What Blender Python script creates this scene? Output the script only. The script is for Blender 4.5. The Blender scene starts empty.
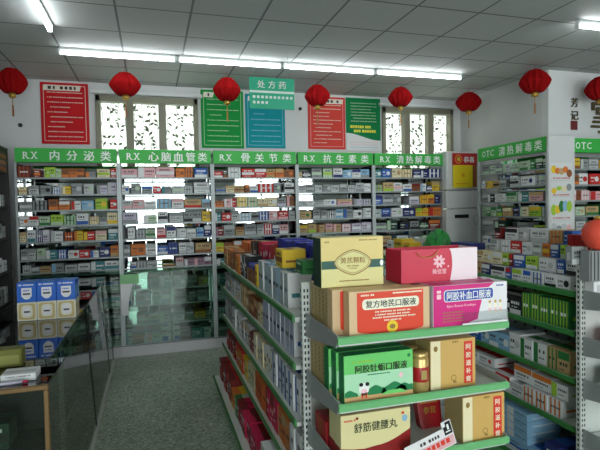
import bpy, bmesh, math, random
from mathutils import Vector, Matrix, Euler
PI = math.pi
S = bpy.context.scene
COL = S.collection
random.seed(7)

# ------------------------------------------------------------------ camera, world, light, exposure
YAW, PITCH, ROLL = 0.2916, 0.0343, -0.0186
CAM_H = 1.55
cam_d = bpy.data.cameras.new('camera')
cam_d.sensor_width = 36.0
cam_d.lens = 36.0 * 493.38 / 600.0
cam_d.clip_start = 0.05
cam = bpy.data.objects.new('camera', cam_d)
COL.objects.link(cam)
_f = Vector((math.sin(YAW) * math.cos(PITCH), math.cos(YAW) * math.cos(PITCH), -math.sin(PITCH)))
_r = Vector((math.cos(YAW), -math.sin(YAW), 0))
_u = _r.cross(_f)
_c, _s = math.cos(ROLL), math.sin(ROLL)
r2 = _c * _r + _s * _u
u2 = -_s * _r + _c * _u
cam.matrix_world = Matrix(((r2.x, u2.x, -_f.x, 0), (r2.y, u2.y, -_f.y, 0), (r2.z, u2.z, -_f.z, CAM_H), (0, 0, 0, 1)))
S.camera = cam

SKY_STRENGTH = 5.6
TUBE_STRENGTH = 13.0
world = bpy.data.worlds.new('overcast_sky')
S.world = world
world.use_nodes = True
bg = world.node_tree.nodes['Background']
bg.inputs['Color'].default_value = (0.93, 0.97, 1.0, 1)
bg.inputs['Strength'].default_value = SKY_STRENGTH
S.view_settings.view_transform = 'Standard'
S.view_settings.look = 'None'
S.view_settings.exposure = 0.86
S.view_settings.gamma = 1.0
S.view_settings.use_curve_mapping = False
try:
    S.cycles.use_denoising = True
    S.cycles.max_bounces = 10
    S.cycles.transparent_max_bounces = 24
    S.cycles.caustics_reflective = True
    S.cycles.sample_clamp_indirect = 6.0
except Exception:
    pass

# ------------------------------------------------------------------ materials
MATS = {}
def lin(c):
    return tuple(((v / 12.92) if v <= 0.04045 else ((v + 0.055) / 1.055) ** 2.4) for v in c)
def rgb(r, g, b):
    return lin((r / 255.0, g / 255.0, b / 255.0))
def mat(name, color, rough=0.5, metal=0.0, spec=0.5, noise=0.0, nscale=20.0, emit=0.0, coat=0.0):
    if name in MATS:
        return MATS[name]
    m = bpy.data.materials.new(name)
    m.use_nodes = True
    nt = m.node_tree
    p = nt.nodes['Principled BSDF']
    p.inputs['Base Color'].default_value = (*color, 1)
    p.inputs['Roughness'].default_value = rough
    p.inputs['Metallic'].default_value = metal
    p.inputs['Specular IOR Level'].default_value = spec
    p.inputs['Coat Weight'].default_value = coat
    if emit:
        p.inputs['Emission Color'].default_value = (*color, 1)
        p.inputs['Emission Strength'].default_value = emit
    if noise:
        tc = nt.nodes.new('ShaderNodeTexCoord')
        no = nt.nodes.new('ShaderNodeTexNoise')
        no.inputs['Scale'].default_value = nscale
        no.inputs['Detail'].default_value = 4
        mx = nt.nodes.new('ShaderNodeMix')
        mx.data_type = 'RGBA'
        mx.inputs['A'].default_value = (*[v * (1 - noise) for v in color], 1)
        mx.inputs['B'].default_value = (*[min(1, v * (1 + noise)) for v in color], 1)
        nt.links.new(tc.outputs['Object'], no.inputs['Vector'])
        nt.links.new(no.outputs['Fac'], mx.inputs['Factor'])
        nt.links.new(mx.outputs['Result'], p.inputs['Base Color'])
    MATS[name] = m
    return m

def thin_glass(name, tint, refl=1.0, rough=0.02, ior=1.5):
    m = bpy.data.materials.new(name)
    m.use_nodes = True
    nt = m.node_tree
    nt.nodes.clear()
    out = nt.nodes.new('ShaderNodeOutputMaterial')
    mix = nt.nodes.new('ShaderNodeMixShader')
    tr = nt.nodes.new('ShaderNodeBsdfTransparent')
    tr.inputs['Color'].default_value = (*tint, 1)
    gl = nt.nodes.new('ShaderNodeBsdfGlossy')
    gl.inputs['Roughness'].default_value = rough
    gl.inputs['Color'].default_value = (refl, refl, refl, 1)
    fr = nt.nodes.new('ShaderNodeFresnel')
    fr.inputs['IOR'].default_value = ior
    nt.links.new(fr.outputs[0], mix.inputs[0])
    nt.links.new(tr.outputs[0], mix.inputs[1])
    nt.links.new(gl.outputs[0], mix.inputs[2])
    nt.links.new(mix.outputs[0], out.inputs[0])
    MATS[name] = m
    return m

def terrazzo():
    m = bpy.data.materials.new('terrazzo')
    m.use_nodes = True
    nt = m.node_tree
    p = nt.nodes['Principled BSDF']
    tc = nt.nodes.new('ShaderNodeTexCoord')
    v = nt.nodes.new('ShaderNodeTexVoronoi')
    v.inputs['Scale'].default_value = 78
    r = nt.nodes.new('ShaderNodeValToRGB')
    e = r.color_ramp.elements
    e[0].position = 0.0; e[0].color = (*rgb(112, 122, 106), 1)
    e[1].position = 1.0; e[1].color = (*rgb(196, 206, 190), 1)
    a = r.color_ramp.elements.new(0.35); a.color = (*rgb(144, 156, 137), 1)
    b = r.color_ramp.elements.new(0.7); b.color = (*rgb(164, 176, 156), 1)
    sep = nt.nodes.new('ShaderNodeSeparateColor')
    n = nt.nodes.new('ShaderNodeTexNoise')
    n.inputs['Scale'].default_value = 1.6
    n.inputs['Detail'].default_value = 5
    r2_ = nt.nodes.new('ShaderNodeValToRGB')
    r2_.color_ramp.elements[0].position = 0.3; r2_.color_ramp.elements[0].color = (0.72, 0.76, 0.72, 1)
    r2_.color_ramp.elements[1].position = 0.7; r2_.color_ramp.elements[1].color = (1, 1, 1, 1)
    mx = nt.nodes.new('ShaderNodeMix'); mx.data_type = 'RGBA'; mx.blend_type = 'MULTIPLY'
    mx.inputs['Factor'].default_value = 1
    nt.links.new(tc.outputs['Object'], v.inputs['Vector'])
    nt.links.new(tc.outputs['Object'], n.inputs['Vector'])
    nt.links.new(v.outputs['Color'], sep.inputs[0])
    nt.links.new(sep.outputs[0], r.inputs[0])
    nt.links.new(n.outputs['Fac'], r2_.inputs[0])
    nt.links.new(r.outputs[0], mx.inputs['A'])
    nt.links.new(r2_.outputs[0], mx.inputs['B'])
    nt.links.new(mx.outputs['Result'], p.inputs['Base Color'])
    p.inputs['Roughness'].default_value = 0.32
    MATS['terrazzo'] = m
    return m

CEIL_Z = 3.0
def ceiling_tiles():
    m = bpy.data.materials.new('ceiling_tile')
    m.use_nodes = True
    nt = m.node_tree
    p = nt.nodes['Principled BSDF']
    tc = nt.nodes.new('ShaderNodeTexCoord')
    mp = nt.nodes.new('ShaderNodeMapping')
    mp.inputs['Location'].default_value = (0.207 + 0.525 * 20, -3.75 + 0.525 * 20, 0)
    br = nt.nodes.new('ShaderNodeTexBrick')
    br.offset = 0.0
    br.squash = 1.0
    br.inputs['Color1'].default_value = (*rgb(190, 194, 192), 1)
    br.inputs['Color2'].default_value = (*rgb(184, 189, 187), 1)
    br.inputs['Mortar'].default_value = (*rgb(112, 116, 116), 1)
    br.inputs['Scale'].default_value = 1.0
    br.inputs['Mortar Size'].default_value = 0.009
    br.inputs['Mortar Smooth'].default_value = 0.1
    br.inputs['Brick Width'].default_value = 0.525
    br.inputs['Row Height'].default_value = 0.525
    no = nt.nodes.new('ShaderNodeTexNoise')
    no.inputs['Scale'].default_value = 60
    mx = nt.nodes.new('ShaderNodeMix'); mx.data_type = 'RGBA'; mx.blend_type = 'MULTIPLY'
    mx.inputs['Factor'].default_value = 0.12
    nt.links.new(tc.outputs['Object'], mp.inputs['Vector'])
    nt.links.new(mp.outputs[0], br.inputs['Vector'])
    nt.links.new(tc.outputs['Object'], no.inputs['Vector'])
    nt.links.new(br.outputs['Color'], mx.inputs['A'])
    nt.links.new(no.outputs['Color'], mx.inputs['B'])
    nt.links.new(mx.outputs['Result'], p.inputs['Base Color'])
    p.inputs['Roughness'].default_value = 0.7
    MATS['ceiling_tile'] = m
    return m

def cloth_sheer(name, color):
    m = bpy.data.materials.new(name)
    m.use_nodes = True
    nt = m.node_tree
    nt.nodes.clear()
    out = nt.nodes.new('ShaderNodeOutputMaterial')
    mix = nt.nodes.new('ShaderNodeMixShader'); mix.inputs[0].default_value = 0.75
    d = nt.nodes.new('ShaderNodeBsdfDiffuse'); d.inputs[0].default_value = (*color, 1)
    t = nt.nodes.new('ShaderNodeBsdfTranslucent'); t.inputs[0].default_value = (*color, 1)
    nt.links.new(d.outputs[0], mix.inputs[1]); nt.links.new(t.outputs[0], mix.inputs[2])
    nt.links.new(mix.outputs[0], out.inputs[0])
    MATS[name] = m
    return m

terrazzo(); ceiling_tiles()
cloth_sheer('sheer', (0.62, 0.645, 0.58))
mat('vine_print', rgb(92, 98, 76), .8)
thin_glass('shelf_glass', (0.80, 0.88, 0.86), 0.8)
thin_glass('counter_glass', (0.74, 0.86, 0.79), 1.0, 0.015, 1.75)
thin_glass('door_glass', (0.66, 0.78, 0.72), 1.0, 0.02, 1.5)
thin_glass('window_glass', (0.95, 0.97, 0.96), 0.8)
thin_glass('clear_acrylic', (0.93, 0.95, 0.95), 0.9)
mat('wall_paint', rgb(205, 207, 206), 0.8, noise=0.03, nscale=3)
mat('wall_bright', rgb(214, 217, 216), 0.8, noise=0.02, nscale=3)
mat('mirror', (0.62, 0.67, 0.66), 0.03, 1.0)
mat('steel', rgb(172, 178, 178), 0.4, 0.35)
mat('shelf_edge', rgb(150, 158, 158), 0.4, 0.3)
mat('white_metal', rgb(205, 210, 205), 0.4)
mat('plinth_white', rgb(200, 198, 202), 0.5)
mat('rx_green', rgb(52, 176, 66), 0.45)
mat('strip_green', rgb(112, 186, 122), 0.4)
mat('strip_green_shaded', rgb(56, 128, 62), 0.4)  # strip green again, with the shade on the gondola lips put into the colour
mat('letter_white', rgb(238, 242, 238), 0.5)
mat('dark_hole', rgb(40, 42, 40), 0.6)
mat('dark_wood', rgb(30, 28, 27), 0.5)
mat('window_frame', rgb(128, 126, 106), 0.5)
mat('shopfront_frame', rgb(120, 124, 124), 0.4, 0.5)
mat('tube_glow', (0.93, 0.98, 1.0), 0.4, emit=TUBE_STRENGTH)
mat('fixture_white', rgb(220, 224, 224), 0.4)
mat('lantern_red', rgb(142, 16, 18), 0.95, spec=.05)
mat('gold', rgb(196, 158, 70), 0.35, 0.6)
mat('tassel_gold', rgb(176, 140, 70), 0.7)
mat('cord_red', rgb(150, 40, 36), 0.7)
mat('brass', rgb(128, 100, 62), 0.45, 0.3)
mat('black', rgb(22, 22, 24), 0.4)
mat('ink', rgb(50, 48, 46), 0.6)
mat('glass_edge', rgb(22, 44, 36), 0.3)
mat('ac_white', rgb(206, 208, 206), 0.4)
mat('seam', rgb(120, 122, 122), 0.5)
mat('poster_red', rgb(196, 28, 36), 0.75, spec=.2)
mat('poster_coral', rgb(206, 66, 56), 0.75, spec=.2)
mat('poster_green', rgb(22, 142, 62), 0.75, spec=.2)
mat('poster_deep_green', rgb(14, 124, 70), 0.75, spec=.2)
mat('poster_teal', rgb(14, 142, 152), 0.75, spec=.2)
mat('poster_white', rgb(214, 216, 216), 0.5)
mat('text_pale', rgb(220, 214, 200), 0.6)
mat('text_yellow', rgb(226, 222, 60), 0.5)
mat('sign_teal', rgb(62, 190, 150), 0.25)
mat('sign_stripe', rgb(236, 250, 244), 0.4)
mat('calendar_yellow', rgb(232, 208, 20), 0.5)
mat('calendar_red', rgb(172, 26, 30), 0.5)
mat('bronze', rgb(96, 86, 58), 0.4, 0.4)
mat('seal_red', rgb(110, 36, 36), 0.5)

PAL = {  # code: (word, colour)
    'w': ('white', (222, 224, 224)), 'e': ('pale grey', (190, 194, 194)), 'g': ('grey', (140, 146, 146)),
    'k': ('black', (36, 36, 40)), 'r': ('red', (196, 40, 36)), 'd': ('dark red', (120, 28, 28)), 'o': ('orange', (216, 120, 48)),
    'b': ('brown', (140, 84, 46)), 't': ('tan', (190, 160, 112)), 'c': ('cream', (226, 214, 176)), 'y': ('yellow', (226, 190, 48)),
    'n': ('navy', (40, 48, 110)), 'u': ('blue', (44, 92, 172)), 'l': ('light blue', (140, 184, 214)), 'q': ('teal', (64, 132, 138)),
    'v': ('pale green', (182, 206, 176)), 'G': ('green', (44, 122, 62)), 'L': ('lime', (160, 200, 60)), 'p': ('pink', (226, 176, 180)),
    'm': ('mauve', (150, 116, 134)), 'P': ('crimson', (204, 30, 78)), 'D': ('dark green', (26, 62, 44)), 'h': ('lilac', (196, 190, 208)),
    'B': ('deep blue', (44, 54, 172)),
}
DEFACC = {'w': 'u', 'e': 'g', 'g': 'e', 'k': 'w', 'r': 'w', 'd': 'o', 'o': 'b', 'b': 'o', 't': 'b', 'c': 't', 'y': 'b', 'n': 'w', 'u': 'w',
          'l': 'w', 'q': 'w', 'v': 'G', 'G': 'w', 'L': 'w', 'p': 'w', 'm': 'w', 'P': 'w', 'D': 'v', 'h': 'w', 'B': 'n'}
for k_, (w_, c_) in PAL.items():
    mat('card_' + k_, rgb(*c_), 0.5, spec=.35)

# ------------------------------------------------------------------ mesh builder
class MB:
    def __init__(self):
        self.v = []; self.f = []; self.m = []; self.sm = []; self.mats = []; self.X = Matrix.Identity(4)
    def mi(self, name):
        if name not in self.mats:
            self.mats.append(name)
        return self.mats.index(name)
    def add(self, vs, fs, m, smooth=False):
        b = len(self.v)
        self.v += [tuple(self.X @ Vector(p)) for p in vs]
        i = self.mi(m)
        for f in fs:
            self.f.append([b + k for k in f]); self.m.append(i); self.sm.append(smooth)
    def box(self, x0, y0, z0, x1, y1, z1, m, ch=0.0):
        if x0 > x1: x0, x1 = x1, x0
        if y0 > y1: y0, y1 = y1, y0
        if z0 > z1: z0, z1 = z1, z0
        if ch <= 0 or min(x1 - x0, y1 - y0, z1 - z0) < 2.2 * ch:
            vs = [(x0, y0, z0), (x1, y0, z0), (x1, y1, z0), (x0, y1, z0), (x0, y0, z1), (x1, y0, z1), (x1, y1, z1), (x0, y1, z1)]
            fs = [(0, 3, 2, 1), (4, 5, 6, 7), (0, 1, 5, 4), (1, 2, 6, 5), (2, 3, 7, 6), (3, 0, 4, 7)]
            self.add(vs, fs, m); return
        c = ch
        def ring(z, i):
            return [(x0 + i + c * (i == 0), y0 + i, z), (x1 - i - c * (i == 0), y0 + i, z), (x1 - i, y0 + i + c * (i == 0), z), (x1 - i, y1 - i - c * (i == 0), z),
                    (x1 - i - c * (i == 0), y1 - i, z), (x0 + i + c * (i == 0), y1 - i, z), (x0 + i, y1 - i - c * (i == 0), z), (x0 + i, y0 + i + c * (i == 0), z)]
        def ring2(z):
            a = c * 1.2
            return [(x0 + a, y0 + c, z), (x1 - a, y0 + c, z), (x1 - c, y0 + a, z), (x1 - c, y1 - a, z), (x1 - a, y1 - c, z), (x0 + a, y1 - c, z), (x0 + c, y1 - a, z), (x0 + c, y0 + a, z)]
        rs = [ring2(z0), ring(z0 + c, 0), ring(z1 - c, 0), ring2(z1)]
        vs = sum(rs, [])
        fs = [tuple(reversed(range(8))), tuple(range(24, 32))]
        for k in range(3):
            for j in range(8):
                a = k * 8 + j; b = k * 8 + (j + 1) % 8
                fs.append((a, b, b + 8, a + 8))
        self.add(vs, fs, m)
    def quad(self, p, m):
        self.add(p, [tuple(range(len(p)))], m)
    def front(self, x0, z0, x1, z1, y, m):      # flat print on a face that looks towards -y
        self.add([(x0, y, z0), (x1, y, z0), (x1, y, z1), (x0, y, z1)], [(0, 1, 2, 3)], m)
    def fpoly(self, pts, y, m):                  # polygon in xz, seen from -y
        self.add([(a, y, b) for a, b in pts], [tuple(range(len(pts)))], m)
    def disc(self, cx, cz, rx, rz, y, m, n=20):
        self.fpoly([(cx + rx * math.cos(2 * PI * k / n), cz + rz * math.sin(2 * PI * k / n)) for k in range(n)], y, m)
    def ringp(self, cx, cz, rx, rz, w, y, m, n=28, fn=None):
        vs = []; fs = []
        for k in range(n):
            a = 2 * PI * k / n
            s = fn(a) if fn else 1.0
            vs.append((cx + rx * s * math.cos(a), y, cz + rz * s * math.sin(a)))
            vs.append((cx + (rx * s - w) * math.cos(a), y, cz + (rz * s - w) * math.sin(a)))
        for k in range(n):
            a = 2 * k; b = 2 * ((k + 1) % n)
            fs.append((a, a + 1, b + 1, b))
        self.add(vs, fs, m)
    def prism(self, pts, y0, y1, m):             # xz outline extruded along y
        n = len(pts)
        vs = [(a, y0, b) for a, b in pts] + [(a, y1, b) for a, b in pts]
        fs = [tuple(range(n)), tuple(reversed(range(n, 2 * n)))]
        for k in range(n):
            j = (k + 1) % n
            fs.append((k, k + n, j + n, j))
        self.add(vs, fs, m)
    def prismx(self, pts, x0, x1, m):            # yz outline extruded along x
        n = len(pts)
        vs = [(x0, a, b) for a, b in pts] + [(x1, a, b) for a, b in pts]
        fs = [tuple(reversed(range(n))), tuple(range(n, 2 * n))]
        for k in range(n):
            j = (k + 1) % n
            fs.append((k, j, j + n, k + n))
        self.add(vs, fs, m)
    def lathe(self, prof, m, n=20, cx=0, cy=0, scallop=0.0, smooth=True):
        vs = []; fs = []
        for r, z in prof:
            for k in range(n):
                a = 2 * PI * k / n
                rr = r * (1 - scallop * (k % 2))
                vs.append((cx + rr * math.cos(a), cy + rr * math.sin(a), z))
        for i in range(len(prof) - 1):
            for k in range(n):
                j = (k + 1) % n
                fs.append((i * n + k, i * n + j, (i + 1) * n + j, (i + 1) * n + k))
        fs.append(tuple(reversed(range(n))))
        fs.append(tuple(range((len(prof) - 1) * n, len(prof) * n)))
        self.add(vs, fs, m, smooth)
    def tube(self, pts, r, m, n=8):
        pts = [Vector(p) for p in pts]
        vs = []; fs = []
        for i, p in enumerate(pts):
            d = (pts[min(i + 1, len(pts) - 1)] - pts[max(i - 1, 0)]).normalized()
            a = d.cross(Vector((0, 0, 1)))
            if a.length < 1e-3: a = d.cross(Vector((1, 0, 0)))
            a.normalize(); b = d.cross(a)
            for k in range(n):
                t = 2 * PI * k / n
                vs.append(tuple(p + (a * math.cos(t) + b * math.sin(t)) * r))
        for i in range(len(pts) - 1):
            for k in range(n):
                j = (k + 1) % n
                fs.append((i * n + k, i * n + j, (i + 1) * n + j, (i + 1) * n + k))
        fs.append(tuple(range(n))); fs.append(tuple(reversed(range((len(pts) - 1) * n, len(pts) * n))))
        self.add(vs, fs, m, True)
    def text(self, s, x, z, h, y, m, width=None, bold=0.02, anchor='c', spacing=1.0):   # flat lettering, seen from -y
        vs, fs, (a, b, c, d) = text_mesh(s, 0.0, spacing)
        k = h / max(d - b, 1e-6)
        kx = k if width is None else width / max(c - a, 1e-6)
        ox = {'c': (a + c) / 2, 'l': a}[anchor]
        for i, (dx, dz) in enumerate(((0, 0), (bold, 0), (-bold, 0), (0, bold * .7))):
            self.add([(x + (p + dx - ox) * kx, y - i * .00012, z + (q + dz - (b + d) / 2) * k) for p, q in vs], fs, m)
    def marks(self, x0, x1, z, h, y, m, rnd=None, gap=0.35):      # a line of print too small to read
        rnd = rnd or random
        x = x0
        while x < x1 - h * 0.4:
            w = h * rnd.uniform(0.6, 1.0)
            self.front(x, z - h / 2, min(x + w, x1), z + h / 2, y, m)
            x += w + h * gap * (1 if rnd.random() > 0.12 else 3)
    def build(self, name, parent=None, loc=None, rotz=0.0):
        me = bpy.data.meshes.new(name)
        me.from_pydata(self.v, [], self.f)
        for n in self.mats:
            me.materials.append(MATS[n])
        me.polygons.foreach_set('material_index', self.m)
        me.polygons.foreach_set('use_smooth', self.sm)
        me.update()
        o = bpy.data.objects.new(name, me)
        COL.objects.link(o)
        if parent is not None: o.parent = parent
        if loc is not None: o.location = loc
        if rotz: o.rotation_euler = (0, 0, rotz)
        return o

_TXT = {}
def text_mesh(s, bold, spacing=1.0):
    key = (s, bold, spacing)
    if key in _TXT: return _TXT[key]
    c = bpy.data.curves.new('t', 'FONT')
    c.body = s; c.size = 1; c.resolution_u = 2; c.offset = bold; c.space_character = spacing
    o = bpy.data.objects.new('t', c)
    COL.objects.link(o)
    dg = bpy.context.evaluated_depsgraph_get()
    dg.update()
    me = bpy.data.meshes.new_from_object(o.evaluated_get(dg))
    vs = [(p.co.x, p.co.y) for p in me.vertices]
    fs = [tuple(p.vertices) for p in me.polygons]
    bpy.data.objects.remove(o); bpy.data.curves.remove(c); bpy.data.meshes.remove(me)
    xs = [p[0] for p in vs] or [0, 1]; ys = [p[1] for p in vs] or [0, 1]
    _TXT[key] = (vs, fs, (min(xs), min(ys), max(xs), max(ys)))
    return _TXT[key]

def tag(o, label=None, cat=None, group=None, kind=None):
    if label: o['label'] = label
    if cat: o['category'] = cat
    if group: o['group'] = group
    if kind: o['kind'] = kind
    return o
def thing(name, loc, label, cat, group=None, rotz=0.0):
    o = bpy.data.objects.new(name, None)
    o.empty_display_size = 0.05
    COL.objects.link(o)
    o.location = loc; o.rotation_euler = (0, 0, rotz)
    return tag(o, label, cat, group)
def struct(o):
    o['kind'] = 'structure'
    return o

# ------------------------------------------------------------------ room shell
XL, XR, YB, YF, XFAR, YP = -1.9, 4.17, 6.0, -2.4, 7.6, 4.4
b = MB(); b.box(XL - .1, YF - .1, -.1, XFAR + .1, YB + .2, 0, 'terrazzo'); struct(b.build('floor'))
b = MB(); b.box(XL - .1, YF - .1, CEIL_Z, XFAR + .1, YB + .2, CEIL_Z + .1, 'ceiling_tile'); struct(b.build('ceiling'))
def wall_y(name, x0, x1, ya, yb, holes, m):        # wall with rectangular openings (x0,x1,z0,z1)
    b = MB()
    xs = sorted({x0, x1, *[h[0] for h in holes], *[h[1] for h in holes]})
    for i in range(len(xs) - 1):
        a, c = xs[i], xs[i + 1]
        h = [q for q in holes if q[0] <= a + 1e-6 and q[1] >= c - 1e-6]
        if not h: b.box(a, ya, 0, c, yb, CEIL_Z, m)
        else:
            if h[0][2] > 0: b.box(a, ya, 0, c, yb, h[0][2], m)
            b.box(a, ya, h[0][3], c, yb, CEIL_Z, m)
    return struct(b.build(name))
W1 = (-.57, .56, 1.3, 2.86); W2 = (2.96, 4.04, 1.3, 2.87)
wall_y('wall_back', XL, XR + .1, YB, YB + .2, [W1, W2], 'wall_paint')
FRONT = [(-.85, .95, .05, 2.6), (2.3, 4.75, .75, 2.55), (6.3, 7.2, .3, 2.5)]
wall_y('wall_front', XL, XFAR, YF - .2, YF, FRONT, 'wall_paint')
b = MB(); b.box(XL - .1, YF - .2, 0, XL, YB + .2, CEIL_Z, 'wall_paint'); struct(b.build('wall_left'))
b = MB(); b.box(XR, YP + .1, 0, XR + .1, YB, CEIL_Z, 'wall_paint'); struct(b.build('wall_right'))
b = MB(); b.box(XR, YP - .0, 0, XFAR, YP + .1, CEIL_Z, 'wall_bright'); struct(b.build('wall_partition'))
b = MB(); b.box(XFAR, YF - .2, 0, XFAR + .1, YP + .1, CEIL_Z, 'wall_paint'); struct(b.build('wall_far_right'))

# front shop windows (behind the camera, seen in the cabinet mirrors)
for i, (x0, x1, z0, z1) in enumerate(FRONT):
    b = MB(); t = .05; y0, y1 = YF - .14, YF - .06
    b.box(x0, y0, z0, x0 + t, y1, z1, 'shopfront_frame'); b.box(x1 - t, y0, z0, x1, y1, z1, 'shopfront_frame')
    b.box(x0, y0, z0, x1, y1, z0 + t, 'shopfront_frame'); b.box(x0, y0, z1 - t, x1, y1, z1, 'shopfront_frame')
    n = max(1, round((x1 - x0) / .9))
    for k in range(1, n):
        xx = x0 + (x1 - x0) * k / n
        b.box(xx - .02, y0, z0, xx + .02, y1, z1, 'shopfront_frame')
    w = struct(b.build('window_%d' % (i + 3)))
    g = MB(); g.box(x0 + .01, YF - .105, z0 + .01, x1 - .01, YF - .099, z1 - .01, 'window_glass'); g.build('pane', w)
    a = bpy.data.lights.new('window_portal', 'AREA'); a.shape = 'RECTANGLE'; a.size = x1 - x0; a.size_y = z1 - z0
    a.cycles.is_portal = True
    lo = bpy.data.objects.new('window_portal', a); COL.objects.link(lo)
    lo.location = ((x0 + x1) / 2, YF - .21, (z0 + z1) / 2); lo.rotation_euler = (PI / 2, 0, 0)   # faces +y

# rear windows, frames, vine-print curtains
def rear_window(n, W, mulls, where):
    x0, x1, z0, z1 = W
    b = MB(); m = 'window_frame'
    b.box(x0, YB - .03, z0, x0 + .05, YB + .08, z1, m, .004); b.box(x1 - .05, YB - .03, z0, x1, YB + .08, z1, m, .004)
    b.box(x0, YB - .03, z1 - .07, x1, YB + .08, z1, m, .004); b.box(x0, YB - .03, z0, x1, YB + .08, z0 + .06, m, .004)
    for q in mulls: b.box(q - .042, YB - .025, z0, q + .042, YB + .08, z1, m, .004)
    w = struct(b.build('window_%d' % n))
    g = MB(); g.box(x0 + .02, YB + .13, z0 + .02, x1 - .02, YB + .136, z1 - .02, 'window_glass'); g.build('pane', w)
    b = MB(); b.box(x0 - .05, YB - .06, z1 + .01, x1 + .05, YB - .0, z1 + .05, 'wall_bright', .005); struct(b.build('trim_%d' % n))
    edges = [x0 + .05] + [v for q in mulls for v in (q - .042, q + .042)] + [x1 - .05]
    rnd = random.Random(n)
    for k in range(0, len(edges), 2):
        a, c = edges[k], edges[k + 1]
        cu = thing('vine_print_curtain', ((a + c) / 2, YB + .1, z1 - .03), ('sheer white vine-print curtain in the %s pane of the %s' % (['left', 'middle', 'right'][k // 2], where)), 'curtain', 'vine curtains at the rear windows')
        W_ = (c - a) / 2 + .03; H = z1 - z0 - .06
        def yy(x): return .012 * math.sin(x * 52 + k)
        p = MB(); N = 40
        vs = []; fs = []
        for i in range(N + 1):
            x = -W_ + 2 * W_ * i / N
            vs += [(x, yy(x), 0), (x, yy(x), -H)]
        for i in range(N): fs.append((2 * i, 2 * i + 1, 2 * i + 3, 2 * i + 2))
        p.add(vs, fs, 'sheer', True)
        p.build('cloth', cu)
        q = MB()
        nv = 4
        for j in range(nv):
            xc = -W_ + 2 * W_ * (j + .5) / nv + rnd.uniform(-.012, .012)
            ph = rnd.uniform(0, 6)
            zz = 0
            while zz < H - .05:
                xa = xc + .012 * math.sin(zz * 16 + ph); xb = xc + .012 * math.sin((zz + .04) * 16 + ph)
                q.add([(xa - .0035, yy(xa) - .004, -zz), (xa + .0035, yy(xa) - .004, -zz), (xb + .0035, yy(xb) - .004, -zz - .04), (xb - .0035, yy(xb) - .004, -zz - .04)], [(0, 3, 2, 1)], 'vine_print')
                if rnd.random() < .85:
                    s = rnd.choice((-1, 1)); L = rnd.uniform(.045, .075); t = rnd.uniform(.5, 1.1)
                    dx, dz = s * L * math.sin(t), L * math.cos(t) * rnd.choice((1, 1, -1))
                    nx, nz = -dz * .24, dx * .24
                    if abs(xa + dx) > W_ - .004: continue_leaf = False
                    else: continue_leaf = True
                    yv = yy(xa + dx / 2) - .006
                    if continue_leaf: q.add([(xa, yv, -zz), (xa + dx * .5 + nx, yv, -zz + dz * .5 + nz), (xa + dx, yv, -zz + dz), (xa + dx * .5 - nx, yv, -zz + dz * .5 - nz)], [(0, 1, 2, 3)], 'vine_print')
                zz += .04
        q.build('vine_pattern', cu)
rear_window(1, W1, (-.21, .15), 'left rear window')
rear_window(2, W2, (3.33, 3.69), 'right rear window')

# ------------------------------------------------------------------ fluorescent tubes
TUBES = [('first tube from the left in the long ceiling row', -.745, .26, 4.8, 0), ('second tube from the left in the long ceiling row', .275, 1.275, 4.79, 0),
         ('third tube from the left in the long ceiling row', 1.29, 2.28, 4.78, 0), ('last tube on the right of the long ceiling row', 2.295, 3.33, 4.77, 0),
         ('single tube running towards the rear at top left', 3.25, 4.24, -.71, 1), ('single tube at the upper right ceiling', 3.27, 4.26, 3.16, 0),
         ('unseen left tube added to light the room', -.4, .6, .9, 0), ('unseen right tube added to light the room', 2.2, 3.2, .9, 0)]  # last two are out of view, added to light the room
for lab, a, c, o_, d in TUBES:
    L = c - a
    if d: t = thing('fluorescent_light', (o_, (a + c) / 2, CEIL_Z), 'lit white fluorescent batten, ' + lab, 'ceiling light', 'fluorescent tubes on the ceiling', PI / 2)
    else: t = thing('fluorescent_light', ((a + c) / 2, o_, CEIL_Z), 'lit white fluorescent batten, ' + lab, 'ceiling light', 'fluorescent tubes on the ceiling')
    b = MB(); b.prismx([(-.02, 0), (-.024, -.018), (-.012, -.03), (.012, -.03), (.024, -.018), (.02, 0)], -L / 2 + .01, L / 2 - .01, 'fixture_white'); b.build('batten', t)
    b = MB(); b.tube([(-L / 2 + .02, 0, -.045), (L / 2 - .02, 0, -.045)], .014, 'tube_glow', 12); b.build('tube', t)
    for s in (-1, 1):
        b = MB(); b.box(s * (L / 2 - .018), -.018, -.064, s * (L / 2), .018, -.012, 'fixture_white', .003); b.build('end_cap', t)

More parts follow.
